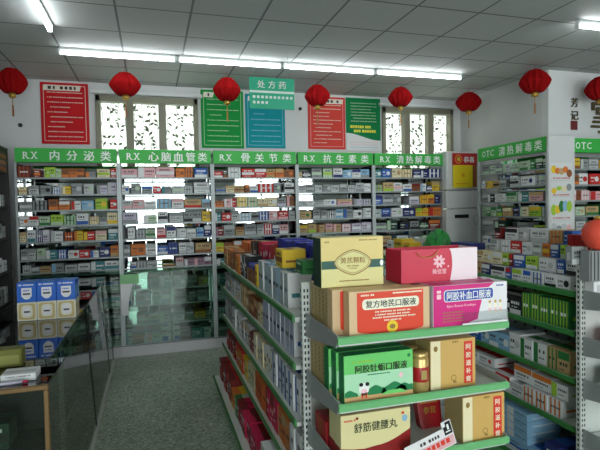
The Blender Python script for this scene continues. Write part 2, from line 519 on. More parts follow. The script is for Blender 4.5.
# ------------------------------------------------------------------ medicine boxes
COUNT = {}
def words_for(code):
    a = PAL[code[0]][0]
    k = code[1] if len(code) > 1 else DEFACC[code[0]]
    return a, PAL[k][0], k
def ordinal(n):
    o = ['first', 'second', 'third', 'fourth', 'fifth', 'sixth', 'seventh', 'eighth', 'ninth', 'tenth', 'eleventh', 'twelfth', 'thirteenth', 'fourteenth', 'fifteenth',
         'sixteenth', 'seventeenth', 'eighteenth', 'nineteenth', 'twentieth']
    if n < 20: return o[n]
    return {20: 'twenty-first', 21: 'twenty-second', 22: 'twenty-third', 23: 'twenty-fourth', 24: 'twenty-fifth', 25: 'twenty-sixth', 26: 'twenty-seventh', 27: 'twenty-eighth', 28: 'twenty-ninth', 29: 'thirtieth'}.get(n, 'number %d' % (n + 1))
def med_mesh(w, d, h, code, rnd, lay=None):
    """carton with its front at y=0 looking to -y, x from 0 to w, depth d"""
    base = 'card_' + code[0]; acc = 'card_' + (code[1] if len(code) > 1 else DEFACC[code[0]])
    ink = 'ink' if code[0] not in 'kndBDuGdrPq' else 'letter_white'
    b = MB(); ch = .0012
    b.box(0, 0, 0, w, d, h, base, ch)
    y = -.0006
    lay = lay or rnd.choice(['band', 'side', 'stripe', 'top', 'dot', 'foot'])
    e = .0022
    if lay == 'band':
        b.front(e, h * .30, w - e, h * .58, y, acc)
        b.marks(w * .18, w * .8, h * .74, h * .14, y, ink, rnd); b.marks(w * .2, w * .7, h * .16, h * .06, y, ink, rnd)
    elif lay == 'side':
        b.front(e, e, w * .34, h - e, y, acc)
        b.marks(w * .42, w * .92, h * .62, h * .15, y, ink, rnd); b.marks(w * .42, w * .8, h * .3, h * .07, y, ink, rnd)
    elif lay == 'stripe':
        for k in (0.12, .44, .76): b.front(w * k, e, w * (k + .12), h - e, y, acc)
        b.marks(w * .2, w * .85, h * .5, h * .12, y - .0004, ink, rnd)
    elif lay == 'top':
        b.front(e, h * .62, w - e, h - e, y, acc)
        b.marks(w * .15, w * .85, h * .42, h * .14, y, ink, rnd); b.marks(w * .15, w * .6, h * .18, h * .06, y, ink, rnd)
    elif lay == 'dot':
        r = min(w, h) * .24
        b.disc(w * .7, h * .5, r, r, y, acc, 14); b.marks(w * .1, w * .5, h * .62, h * .14, y, ink, rnd); b.marks(w * .1, w * .45, h * .3, h * .07, y, ink, rnd)
    else:
        b.front(e, e, w - e, h * .32, y, acc)
        b.marks(w * .15, w * .85, h * .68, h * .16, y, ink, rnd); b.marks(w * .2, w * .7, h * .45, h * .06, y, ink, rnd)
    # print that runs over the lid and the two ends, and the tuck-flap seam
    z = h + .0005
    b.quad([(e, d * .25, z), (w - e, d * .25, z), (w - e, d * .6, z), (e, d * .6, z)], acc)
    b.quad([(w * .06, d * .93, z), (w * .94, d * .93, z), (w * .94, d * .945, z), (w * .06, d * .945, z)], 'seam')
    b.quad([(-.0005, d * .75, h * .25), (-.0005, d * .25, h * .25), (-.0005, d * .25, h * .7), (-.0005, d * .75, h * .7)], acc)
    b.quad([(w + .0005, d * .15, h * .3), (w + .0005, d * .85, h * .3), (w + .0005, d * .85, h * .42), (w + .0005, d * .15, h * .42)], acc)
    return b
def med_box(name, w, d, h, code, loc, rotz, label, cat, group, rnd, lay=None):
    o = med_mesh(w, d, h, code, rnd, lay).build(name, None, loc, rotz)
    COUNT[name] = COUNT.get(name, 0) + 1
    return tag(o, label, cat, group)

# ------------------------------------------------------------------ RX cabinets along the rear wall
CX0, CW, CY = -1.294, .974, 5.5
HEAD0, HEAD1 = 2.056, 2.2
SHELF_Z = [1.905, 1.735, 1.575, 1.42, 1.255, 1.075, .91, .715, .545, .34, .13]
RX_NAMES = ['RX 内分泌类', 'RX 心脑血管类', 'RX 骨关节类', 'RX 抗生素类', 'RX 清热解毒类']
ORD5 = ['first', 'second', 'third', 'fourth', 'fifth']
def cabinet(name, loc, rotz, W, D, title, label, shelf_z, cat, group, zbot=.126, end_panel=False):
    t = thing(name, loc, label, cat, group, rotz)
    b = MB(); b.box(.012, .0, HEAD0, W - .012, .05, HEAD1, 'rx_green', .003); b.box(0.0, .05, HEAD1 - .03, W, D, HEAD1 - .01, 'white_metal')
    rx, rest = title.split(' ')
    zc = HEAD0 + .07
    def serif(x, z, w): b.front(x - w / 2, z - .004, x + w / 2, z + .004, -.0024, 'letter_white')
    x = W * .115
    for chx in rx:
        b.text(chx, x, zc, .066, -.0015, 'letter_white', .05 if chx in 'RX' else .056, .016)
        if chx == 'R': serif(x - .02, zc - .031, .022); serif(x + .024, zc - .031, .02); serif(x - .016, zc + .031, .02)
        if chx == 'X':
            for sx in (-1, 1): serif(x + sx * .021, zc - .031, .022); serif(x + sx * .019, zc + .031, .022)
        if chx == 'T': serif(x, zc - .031, .022)
        x += .074 if len(rx) == 2 else .072
    n = len(rest)
    x0, x1 = W * (.30 if len(rx) == 2 else .34), W * .96
    for k, chx in enumerate(rest):
        b.text(chx, x0 + (x1 - x0) * (k + .5) / n, zc, .098, -.0015, 'letter_white', None, .02)
    b.build('header_sign', t)
    for x in (0, W - .022):
        b = MB(); b.box(x, .002, zbot, x + .022, .03, HEAD0, 'steel', .003); b.build('front_post', t)
    for x in (0.001, W - .013):
        b = MB(); b.box(x, D - .03, zbot, x + .012, D - .012, HEAD0, 'steel'); b.build('rear_post', t)
    if end_panel is False:
        for x in (.0, W - .004):
            b = MB(); b.box(x, .03, zbot, x + .004, D - .03, HEAD0, 'shelf_glass'); b.build('side_pane', t)
    b = MB(); b.box(.013, D - .012, zbot, W - .013, D - .006, HEAD0, 'mirror'); tag(b.build('mirror_back', t), 'mirrored back panel')
    b = MB(); b.box(0, .01, 0, W, D, zbot, 'plinth_white', .004); b.box(.0, .006, zbot - .012, W, .012, zbot, 'seam'); b.build('plinth', t)
    if name == 'display_cabinet' and rotz == 0 and W < 1:
        for k in range(2):
            b = MB(); x0 = .024 + (W - .048) * .5 * k; x1 = x0 + (W - .048) * .5 + (.02 if k == 0 else 0)
            b.box(x0, .004 + .004 * k, zbot + .006, x1, .0075 + .004 * k, .93, 'door_glass'); b.box(x0, .003 + .004 * k, zbot + .006, x0 + .004, .008 + .004 * k, .93, 'glass_edge')
            b.build('sliding_door', t)
        b = MB(); b.box(.022, .0, .93, W - .022, .016, .945, 'shelf_edge', .002); b.build('door_track', t)
    for z in shelf_z:
        b = MB(); b.box(.023, .02, z - .007, W - .023, D - .014, z, 'shelf_glass'); b.box(.023, .012, z - .015, W - .023, .02, z + .001, 'shelf_edge')
        b.build('shelf', t)
    return t
ROWS = {}
ROWS[0] = ((25, 5.5), [
 'db 30 100;d 120 155 .08;Lv 175 203;Lv 204 232;vL 233 262;bo 265 305;ob 306 345;bo 346 385;go 392 446 .06;cL 455 525 .09;r 530 562',
 'c 30 80 .08;e 90 140 .09;gk 150 205 .09;w 215 260 .07;yc 265 310 .08;g 315 370;ev 380 432;hg 450 508;he 511 568',
 'g 40 105 .09;gk 110 180 .1;bo 190 242 .11;ow 245 302 .09;wr 310 360 .09;le 365 430;Ly 440 505;rw 522 568 .1',
 'wo 38 85;wr 87 135;v 140 195;Lv 200 265;vG 270 330;wu 335 400;c 405 455 .08;ge 460 500 .07;cy 503 568',
 'c 30 70 .1;wq 75 118 .12;n 121 152 .12;h 155 190 .12;we 195 260;do 268 315;yo 320 366;ry 370 430;cp 435 495;q 505 570',
 'g 38 76;e 78 115;ve 120 165;q 168 228 .09;u 232 275 .09;wr 285 342 .08;rw 344 400 .08;w 405 450 .07;nw 455 510;ot 515 568',
 'e 45 88;g 90 132;t 135 190;gl 195 260;ew 265 330;wk 335 400;qw 405 480 .12;wq 482 568 .12',
 'g 40 120;e 125 210;lw 400 470;w 480 565', 'e 40 130;q 140 220;wl 420 560', 'g 40 150;D 400 480;e 490 565', 'wl 300 380;e 390 470;w 480 560'])
ROWS[1] = ((30, 5.4), [
 'pw 35 132;pw 137 235;pw 240 345;ob 355 406;bo 408 455;uw 465 542',
 'w 45 85 .09;gv 95 147 .11;gu 155 215 .08;rw 220 265 .08;gq 270 325 .08;ev 330 400 .08;g 400 450 .08;we 460 555',
 'ep 40 100;pe 103 165;we 170 235 .08;lg 240 320;wp 325 395;tr 400 500;gl 503 565',
 'hg 45 120;vw 160 238 .08;wk 245 300;e 310 390;gk 395 445;ge 447 500;yt 505 560',
 'wk 50 110;g 115 168;vG 170 228;pr 235 285;wn 290 345 .12;we 350 405;ew 408 465;lu 470 510;nw 515 568 .12',
 'g 42 80;ob 85 165;we 170 228;uw 235 295;nu 297 355;we 360 405;e 407 450;tb 460 560',
 'w 75 112 .09;ge 115 170;eg 173 230;yb 265 335 .05;pe 340 385;mw 390 448;mp 450 508;mw 510 568',
 'e 45 100;gq 170 242;qe 245 322;g 330 400;gk 405 462;tL 470 532',
 'w 30 80 .14;gq 100 150;qg 152 192;we 197 248 .15;hw 250 312 .15;gk 330 400;kg 405 460;g 465 525',
 'Dv 105 170;vq 173 235 .08;ev 238 300;e 305 380;DG 385 440;yt 445 510 .08;D 513 540',
 'wl 25 76;b 80 145 .07;po 150 188 .07;ve 190 246 .08;w 250 284 .15;we 286 318 .15;w 320 352 .15;gk 356 410;qw 425 478;wq 480 535'])
ROWS[2] = ((30, 5.4), [
 'rw 40 96 .07;kb 100 128;we 131 207;rw 215 295;rw 298 372;to 376 430;ot 432 486;bo 490 560',
 'gu 50 110 .06;ct 115 163 .08;t 166 228 .08;bo 235 262 .09;w 265 315 .08;rw 320 416;gv 420 465;wk 490 560 .11',
 'ob 40 96 .07;pw 100 138;r 140 176;cy 180 245;vc 250 312;c 315 376;cw 378 438;gh 440 500;bp 505 560',
 'q 40 80;rw 85 142;e 145 192;wl 195 268 .08;gk 270 318;u 320 382;pw 385 440;rp 445 512;g 515 560',
 'dm 40 92;ge 95 165;t 170 220;g 225 300;eg 305 350;r 352 402 .12;n 405 450;pw 452 510',
 'yL 40 92;bt 95 150;ow 155 220;kt 225 280;r 285 340;B 345 420;B 425 500',
 'q 40 122;ge 126 180;e 185 250;t 255 300', 'qw 40 100;D 105 150', 'we 40 110;g 115 160', 'wq 40 95;e 100 150', 'ge 40 110'])
ROWS[3] = ((15, 5.55), [
 'c 20 56 .06;k 60 118 .07;gv 125 197;vL 205 268;wn 280 347;lw 353 413;wn 418 482;lg 485 548',
 'eg 30 85 .08;g 88 143 .09;eg 146 200 .08;ge 203 262 .09;e 265 320 .08;ge 323 378 .09;eg 385 445 .08;e 448 505;we 508 562',
 'eg 22 80 .06;we 83 140 .06;e 143 205 .06;w 210 300 .07;pt 308 416 .07;hg 428 492 .07;gh 498 562 .07',
 'tG 30 115;g 130 182;ge 188 230;wk 235 290;lw 293 347;gu 352 418;wk 422 486;we 495 562',
 'ty 35 90;tL 93 150;t 153 207;pt 218 270;tp 273 328;pw 336 400;h 408 480;hw 484 556',
 'g 30 120;D 125 180;e 190 260', 'w 30 90;g 100 200', 'e 30 120', '', '', ''])
ROWS[4] = ((35, 5.15), [
 'qw 40 100;uw 104 166;c 178 248;ct 251 322;nw 332 388;nw 390 438;n 442 545',
 'gL 40 104 .08;tL 108 184;wp 188 250;w 255 316;bd 320 385;wl 388 430;n 432 472 .07;yt 474 532 .12',
 'un 42 104;ge 108 182;g 186 242;hw 298 372;yo 380 440;oy 442 492;nk 498 548',
 'wq 45 96;un 100 162;wv 166 248;nw 252 342;yL 350 396;yo 398 442;or 446 540',
 'gv 45 130;D 135 210;kn 230 300;gk 305 370;D 375 440;d 445 530',
 'wt 45 100;t 103 165;lw 205 290;g 300 380;vG 390 460',
 'c 50 150;yL 170 280;w 300 360;D 370 440', 'e 50 200', '', '', ''])
def row_items(row, base, scale):
    for it in row.split(';'):
        it = it.split()
        if len(it) < 3: continue
        yield it[0], (float(it[1]) - base) / scale / 100, (float(it[2]) - base) / scale / 100, (float(it[3]) if len(it) > 3 else None)
def fill_row(rnd, row, base, scale, W, origin, rotz, z, name, cat, group, where, hmax=.115, depth=.2, inset=.035):
    items = list(row_items(row, base, scale))
    Rm = Matrix.Rotation(rotz, 4, 'Z')
    x_last = .024
    for k, (code, a, c, h) in enumerate(items):
        x0 = max(a * W, x_last); x1 = min(c * W, W - .026)
        x_last = x1 + .0015
        w = x1 - x0
        if w < .012: continue
        h = h or rnd.uniform(.088, hmax)
        d = depth * rnd.uniform(.75, 1)
        p = Vector(origin) + (Rm @ Vector((x0, inset + rnd.uniform(0, .02), 0)))
        p.z = z + .0015
        a1, a2, kk = words_for(code)
        side = 'from left' if rotz == 0 else 'from left'
        if len(items) > 1 and k == len(items) - 1: pos = 'last on the right'
        elif len(items) == 1: pos = 'alone'
        else: pos = ordinal(k) + ' from left'
        lab = '%s and %s box, %s, %s' % (a1, a2, pos, where)
        med_box(name, w, d, h, code, p, rotz, lab, cat, group, rnd)
NTH = ['top', 'second', 'third', 'fourth', 'fifth', 'sixth', 'seventh', 'eighth', 'ninth', 'tenth', 'bottom']
for i in range(5):
    org = (CX0 + CW * i, CY, 0)
    cabinet('display_cabinet', org, 0, CW, .42, RX_NAMES[i],
            'mirrored medicine cabinet under the %s green RX header from the left' % ORD5[i], SHELF_Z, 'cabinet', 'RX cabinets along the rear wall')
    (base, scale), rows = ROWS[i]
    for j, row in enumerate(rows):
        rnd = random.Random(100 * i + j)
        fill_row(rnd, row, base, scale, CW, org, 0, SHELF_Z[j], 'medicine_box', 'medicine box', 'medicine boxes in RX cabinet %d' % (i + 1),
                 '%s shelf of %s RX cabinet' % (NTH[j], ORD5[i]), hmax=.12)

# ------------------------------------------------------------------ OTC cabinets
OTC_Z = [1.895, 1.735, 1.575, 1.42, 1.26, 1.08, .9, .7, .5]
O1 = (3.665, 4.95, 0)
W1c = 1.06
cabinet('display_cabinet', O1, -PI / 2, W1c, .31, 'OTC 清热解毒类', 'mirrored medicine cabinet under the slanting green OTC header on the right wall', OTC_Z, 'cabinet', 'OTC cabinets on the right', end_panel=True)
O2 = (3.99, 3.96, 0)
W2c = 1.1
cabinet('display_cabinet', O2, 0, W2c, .42, 'OTC 补益类', 'medicine cabinet at the right picture edge under a green OTC header', OTC_Z, 'cabinet', 'OTC cabinets on the right')
# white end board of the first OTC cabinet with food-like stickers
t = thing('cabinet_end_board', (3.66, 3.858, 0), 'white upright end board with colourful stickers between the two OTC cabinets', 'end board')
b = MB(); b.box(0, 0, 0, .315, .03, 2.2, 'wall_paint', .004); b.build('board', t)
def sticker(z, w, h, cols, kind):
    b = MB()
    r = random.Random(int(z * 1000))
    b.front(.15 - w / 2, z - h / 2, .15 + w / 2, z + h / 2, -.0012, 'poster_white')
    for k, c in enumerate(cols):
        cx = .15 - w * .36 + w * .72 * k / max(1, len(cols) - 1); 
        b.disc(cx, z + r.uniform(-.16, .16) * h, w * .13, h * .22 * r.uniform(.7, 1.2), -.002 - .0002 * k, 'card_' + c, 12)
    b.marks(.15 - w * .4, .15 + w * .4, z - h * .42, .012, -.002, 'card_r', r)
    b.build('sticker', t)
sticker(1.86, .26, .16, 'yotob', 0); sticker(1.69, .25, .14, 'yLcg', 0); sticker(1.5, .26, .22, 'LyGlL', 0); sticker(1.31, .25, .14, 'egep', 0)
OTC1 = ((45, 5.0), [
 'gv 60 116;vg 120 168;gv 171 226;ev 230 282;vg 285 341;vG 345 400;Gv 403 448;D 455 500;D 503 542',
 'w 50 78 .09;yt 95 142 .08;tk 145 192 .08;g 200 250 .08;ek 285 345 .1;wn 355 450 .1;ev 470 542 .09',
 'g 58 108 .09;kw 112 162 .09;we 165 242 .09;vG 245 322 .1;qw 333 406 .09;pt 412 500 .09;n 508 542 .11',
 'vG 50 90 .1;Gv 92 132 .1;vG 134 176 .1;GL 180 222 .1;tc 226 292 .09;nk 298 348 .09;cv 352 405 .1;Ly 410 482 .1;g 488 542 .1',
 'g 60 150;D 160 240;gk 300 400;Ly 440 540 .07', 'w 60 140;e 150 250;r 260 330'])
for j, row in enumerate(OTC1[1]):
    fill_row(random.Random(900 + j), row, OTC1[0][0], OTC1[0][1], W1c, O1, -PI / 2, OTC_Z[j], 'remedy_box', 'medicine box', 'boxes in the right-wall OTC cabinet',
             '%s shelf of right-wall OTC cabinet' % NTH[j])
OTC2 = ((120, 7.4), [
 'yc 124 146;by 148 176;yt 180 206;yb 210 256;g 262 330;e 340 420;yb 430 560;w 580 700;c 720 840',
 'wr 124 150;rw 152 176;bo 180 242;wr 248 330;rw 335 420;o 440 600;wr 620 800',
 'vG 122 186;pw 190 226;bd 230 266;pw 270 340;pr 350 480;w 500 640;p 660 820',
 'Gv 124 162;vG 165 216;vt 220 300;tG 310 420;G 440 600;v 620 800', 'g 130 200;e 220 300;G 320 500', 'r 130 200;w 220 330'])
for j, row in enumerate(OTC2[1]):
    fill_row(random.Random(950 + j), row, OTC2[0][0], OTC2[0][1], W2c, O2, 0, OTC_Z[j], 'remedy_box', 'medicine box', 'boxes in the edge OTC cabinet',
             '%s shelf of OTC cabinet facing camera' % NTH[j])

# wall calligraphy above the second OTC cabinet
t = thing('wall_calligraphy', (4.66, YP, 0), 'bronze raised calligraphy on the white wall above the right OTC header', 'wall lettering')
def raised(parent, name, s, x, z, h, m, w=None):
    b = MB(); b.text(s, x, z, h, -.012, m, w, .02); b.text(s, x, z, h, -.008, m, w, .02); b.text(s, x, z, h, -.002, m, w, .02)
    return b.build(name, parent)
raised(t, 'large_character', '掌', .29, 2.53, .40, 'bronze')
raised(t, 'small_character', '芳', -.14, 2.66, .1, 'bronze'); raised(t, 'small_character', '记', -.14, 2.52, .1, 'bronze')
b = MB(); b.box(-.19, -.012, 2.36, -.1, 0, 2.46, 'seal_red', .003); b.build('red_seal', t)

# ------------------------------------------------------------------ air conditioner and calendar
t = thing('floor_air_conditioner', (3.56, 5.42, 0), 'tall white cabinet air conditioner standing in the rear right corner', 'air conditioner')
b = MB(); b.box(0, 0, 0, .48, .4, 1.5, 'ac_white', .012); b.build('lower_body', t)
b = MB(); b.box(0, -.005, 1.508, .48, .4, 1.735, 'ac_white', .012); b.build('middle_panel', t)
b = MB(); b.box(.0, 0, 1.743, .48, .4, 2.23, 'ac_white', .012)
b.build('upper_outlet', t)
b = MB(); b.box(.115, -.006, 1.385, .32, .01, 1.43, 'black', .002); b.build('display', t)
b = MB(); b.front(.40, 1.30, .46, 1.42, -.0015, 'seam'); b.front(.405, 1.305, .455, 1.415, -.002, 'poster_white'); b.build('energy_label', t)
t = thing('wall_calendar', (3.64, 5.405, 1.77), 'yellow tear-off calendar with red festive top, hung on air conditioner', 'calendar')
b = MB(); b.box(0, 0, .285, .36, .006, .435, 'calendar_red', .001)
b.disc(.085, .36, .055, .06, -.001, 'card_o'); b.disc(.085, .36, .035, .04, -.0016, 'calendar_red')
b.text('福', .085, .36, .05, -.002, 'text_yellow', None, .01)
b.text('恭喜', .24, .355, .075, -.001, 'letter_white', None, .02)
b.build('header_card', t)
b = MB(); b.box(.0, -.012, 0, .285, .0, .285, 'calendar_yellow', .002); b.text('福', .14, .16, .05, -.0128, 'card_o', None, .01)
b.marks(.04, .24, .05, .012, -.0128, 'card_o', random.Random(3)); b.build('date_pad', t)
b = MB(); b.box(.288, -.002, .01, .355, .006, .285, 'card_b', .001); b.build('side_card', t)

# ------------------------------------------------------------------ posters
def poster(name, x, z0, w, h, m, label, titlew=None, lines=9, wave=False, seed=1, lm='text_pale', border='text_pale'):
    t = thing(name, (x, YB - .014, z0), label, 'poster', 'notice boards above the cabinets')
    b = MB(); b.box(0, 0, 0, w, .012, h, 'poster_white' if wave else m, .003)
    if wave:
        pts = [(.0, h)] + [(0, h * .33)]
        for k in range(13):
            u = k / 12; pts.append((w * u, h * (.335 - .105 * (3 * u * u - 2 * u ** 3) * 1.35 + .04 * max(0, u - .8))))
        pts.append((w, h))
        b.fpoly(list(reversed(pts)), -.0008, m)
        for q in (.2, .14, .08): b.marks(w * .1, w * .9, h * q * .8, .007, -.001, 'card_p' if q > .1 else 'card_l', random.Random(seed), 0.1)
    r = random.Random(seed)
    e = .03
    if not wave:
        b.ringp(w / 2, h / 2, w / 2 - .02, h / 2 - .02, .005, -.001, border, 4, None) if False else None
        for (x0, zz0, x1, zz1) in ((e, e, w - e, e + .005), (e, h - e - .005, w - e, h - e), (e, e, e + .005, h - e), (w - e - .005, e, w - e, h - e)):
            b.front(x0, zz0, x1, zz1, -.0008, border)
    if titlew:
        b.fpoly([(w * .06, h * .87), (w * titlew, h * .87), (w * (titlew + .03), h * .96), (w * .08, h * .96)], -.0012, 'text_pale')
        b.marks(w * .16, w * (titlew - .08), h * .915, h * .05, -.002, 'ink', r, .5)
    top = .84 if not wave else .9
    bot = .12 if not wave else .56
    for k in range(lines):
        z = h * (top - (top - bot) * k / max(1, lines - 1))
        x1 = w * (.88 if r.random() > .35 else r.uniform(.4, .75))
        b.marks(w * (.14 if r.random() > .3 else .2), x1, z, .0095, -.0012, lm, r, .3)
    if wave:
        b.marks(w * .12, w * .72, h * .455, .034, -.0014, 'text_yellow', r, .2); b.marks(w * .22, w * .86, h * .375, .034, -.0014, 'text_yellow', r, .2)
    b.build('board', t)
poster('notice_board', -1.125, 2.305, .485, .67, 'poster_red', 'deep red notice board with white title, left of the left window', .82, 10, seed=2)
poster('notice_board', .595, 2.29, .51, .69, 'poster_green', 'bright green notice board behind a lantern, left of the teal board', .28, 9, seed=3, lm='card_v', border='card_v')
poster('notice_board', 1.128, 2.30, .50, .655, 'poster_teal', 'teal blue notice board half hidden behind the hanging green sign', .28, 8, seed=4, lm='card_l', border='card_l')
poster('notice_board', 1.93, 2.30, .505, .665, 'poster_coral', 'coral red notice board below a lantern, left of the green-and-white board', .92, 11, seed=5, border='card_p')
poster('notice_board', 2.445, 2.285, .49, .685, 'poster_deep_green', 'dark green notice board with yellow print and white wavy foot', None, 7, True, 6, lm='card_v')

# hanging sign
t = thing('hanging_sign', (.88, 4.45, 2.465), 'pale teal hanging sign reading prescription drugs in white Chinese characters', 'sign')
b = MB(); b.box(0, 0, 0, .425, .012, .285, 'sign_teal', .002)
b.front(0.002, .145, .423, .165, -.0012, 'sign_stripe')
for k, chx in enumerate('处方药'): b.text(chx, .11 + .1 * k, .222, .068, -.0014, 'letter_white', None, .016)
r = random.Random(8)
for k in range(10): b.front(.03 + .039 * k, .095, .03 + .039 * k + .024, .119, -.0014, 'sign_stripe')
for k in range(4): b.front(.03 + .039 * k, .045, .03 + .039 * k + .024, .069, -.0014, 'sign_stripe')
b.build('panel', t)
for x in (.06, .365):
    b = MB(); b.tube([(x, .006, .285), (x, .006, CEIL_Z - 2.465)], .0015, 'steel', 6); b.build('hanging_wire', t)

# ------------------------------------------------------------------ lanterns
def lantern(x, y, z, R, H, label):
    R *= 1.04; H *= .86; z -= .012
    t = thing('red_lantern', (x, y, z), label, 'lantern', 'red paper lanterns along the walls')
    prof = []
    for k in range(13):
        u = -1 + 2 * k / 12
        prof.append((R * (.5 + .5 * max(0, 1 - abs(u) ** 1.35) ** .85), H / 2 * u))
    b = MB(); b.lathe(prof, 'lantern_red', 28, scallop=.13, smooth=False); b.build('paper_body', t)
    b = MB(); b.lathe([(R * .4, H / 2 - .002), (R * .42, H / 2 + .012), (R * .3, H / 2 + .018)], 'lantern_red', 16); b.build('top_ring', t)
    b = MB(); b.lathe([(R * .16, -H / 2 - .045), (R * .24, -H / 2 - .03), (R * .2, -H / 2 + .002)], 'gold', 14); b.build('bottom_cap', t)
    b = MB()
    b.tube([(0, 0, -H / 2 - .045), (0, 0, -H / 2 - .1)], .004, 'tassel_gold', 6)
    for k in range(7):
        a = 2 * PI * k / 7
        b.tube([(0, 0, -H / 2 - .1), (.006 * math.cos(a), .006 * math.sin(a), -H / 2 - .125), (.007 * math.cos(a), .007 * math.sin(a), -H / 2 - .22)], .0022, 'cord_red' if k % 3 == 0 else 'tassel_gold', 5)
    b.build('tassel', t)
    b = MB(); b.tube([(0, 0, H / 2 + .015), (.0, 0, CEIL_Z - z)], .002, 'cord_red', 6); b.build('cord', t)
LAN = [(-1.245, 5.35, 2.82, .135, .25, 'red pleated lantern at far left picture edge, above the dark shelving'),
       (-.217, 5.25, 2.82, .148, .235, 'red pleated lantern hanging before the left rear window'),
       (.797, 5.25, 2.82, .142, .25, 'red pleated lantern hanging before the bright green notice board'),
       (1.84, 5.35, 2.83, .142, .24, 'red pleated lantern hanging before the coral notice board'),
       (2.89, 5.35, 2.86, .142, .235, 'red pleated lantern at the left edge of the right rear window'),
       (3.84, 5.35, 2.845, .155, .24, 'red pleated lantern above the yellow calendar'),
       (3.90, 4.3, 2.84, .155, .25, 'red pleated lantern in front of the right wall above OTC header'),
       (4.62, 4.15, 2.77, .155, .25, 'red pleated lantern cut by the right picture edge')]
for a in LAN: lantern(*a)
for (x, z, lab) in ((1.83, 2.8, 'small dark knob on the rear wall left of the coral notice board'), (-1.33, 2.5, 'small dark knob on the rear wall below the leftmost lantern')):
    b = MB(); b.X = Matrix.Translation((x, YB - .0, z)) @ Matrix.Rotation(PI / 2, 4, 'X'); b.lathe([(.022, 0), (.022, .015), (.014, .025)], 'dark_hole', 12); tag(b.build('wall_sensor'), lab.replace('knob', 'round fixture'), 'wall fixture')

# ------------------------------------------------------------------ dark shelving at the left edge
t = thing('dark_shelving', (-1.32, 5.42, 0), 'dark wooden shelving along the left wall at the picture edge', 'shelving', None, PI / 2)
# local x runs towards +y in the room, front looks to +x
DW = 1.8
def dark_xf(o): return o
b = MB(); b.box(-DW, 0, 0, -DW + .03, .4, 2.15, 'dark_wood', .003); b.build('side_panel', t)
b = MB(); b.box(-.03, 0, 0, 0, .4, 2.15, 'dark_wood', .003); b.build('side_panel', t)
b = MB(); b.box(-DW, .385, 0, 0, .4, 2.15, 'dark_wood'); b.build('back_panel', t)
b = MB(); b.box(-DW, -.0, 2.15, 0, .4, 2.18, 'dark_wood', .003); b.build('top_board', t)
b = MB(); b.box(-DW + .03, .004, 1.93, -.03, .02, 2.15, 'dark_wood', .002)
for k in range(3): b.front(-DW + .06, 1.95 + .06 * k, -.06, 1.99 + .06 * k, .003, 'card_b')
b.build('header_board', t)
DZ = [1.62, 1.32, 1.0, .7, .35]
for z in DZ:
    b = MB(); b.box(-DW + .03, .01, z - .02, -.03, .385, z, 'dark_wood', .002); b.build('shelf', t)
for j, z in enumerate(DZ):
    rnd = random.Random(60 + j)
    x = -.06
    k = 0
    while x > -.75:
        w = rnd.uniform(.07, .12)
        code = rnd.choice(['gk', 'we', 'eg', 'hw', 'ge'])
        a1, a2, _ = words_for(code)
        p = Vector((-1.32, 5.42, 0)) + Matrix.Rotation(PI / 2, 4, 'Z') @ Vector((x - w, .03, 0)); p.z = z + .001
        med_box('health_product_box', w, .12, rnd.uniform(.1, .15), code, p, PI / 2, '%s and %s box, %s from far end, %s shelf of dark shelving' % (a1, a2, ordinal(k), NTH[j]), 'box', 'boxes on the dark shelving', rnd)
        x -= w + .03; k += 1

# ------------------------------------------------------------------ gondolas (double-sided shelving with green price strips)
GZ = [1.085, .88, .635, .38, .1]
GL = 2.3
def slotted_post(x, y, z1, face):      # upright with slots on the side given by face ('-y' or '-x')
    b = MB()
    b.box(x, y, 0, x + .035, y + .03, z1, 'white_metal', .002)
    n = int(z1 / .026)
    for k in range(n):
        z = .03 + k * .026
        if z > z1 - .02: break
        for dx in (.007, .021):
            b.front(x + dx, z, x + dx + .007, z + .014, y - .0008, 'dark_hole')
        b.quad([(x - .0008, y + .02, z), (x - .0008, y + .01, z), (x - .0008, y + .01, z + .014), (x - .0008, y + .02, z + .014)], 'dark_hole')
    return b
def gondola(loc, label):
    t = thing('gondola_shelving', loc, label, 'shelving', 'green-edged gondola shelving')
    # local: x across (0 = middle), y along, near end at 0
    b = MB(); b.box(-.01, 0, .1, .01, GL, 1.24, 'white_metal')
    for i in range(24):
        for k in range(12):
            b.quad([(-.0106, .05 + i * .094, .2 + k * .085), (-.0106, .03 + i * .094, .2 + k * .085), (-.0106, .03 + i * .094, .215 + k * .085), (-.0106, .05 + i * .094, .215 + k * .085)], 'dark_hole')
    b.build('back_panel', t)
    for y in (.0, GL / 2, GL - .03): slotted_post(-.0175, y, 1.25, '-y').build('upright', t)
    for s in (-1, 1):
        for k, z in enumerate(GZ):
            tip = .47 if k == 4 else .385
            b = MB(); b.box(s * .012, 0, z - .02, s * tip, GL, z, 'white_metal', .002)
            sh = b.build('shelf', t)
            b = MB()
            lip = [(tip, z - .022), (tip + .01, z - .018), (tip + .012, z + .008), (tip + .006, z + .014), (tip, z + .004)]
            b.prism([(s * a, c) for a, c in lip], 0, GL, 'strip_green_shaded'); b.build('price_strip', sh)
        b = MB(); b.box(s * .02, .004, 0, s * .45, GL - .004, .07, 'strip_green', .002); b.build('kick_plate', t)
    return t
G1X, G2X, GY = .955, 2.455, 2.0
gondola((G1X, GY, 0), 'green-edged gondola shelving in the middle aisle, behind the gift-box end display')
gondola((G2X, GY, 0), 'green-edged gondola shelving on the right in front of the OTC cabinets')

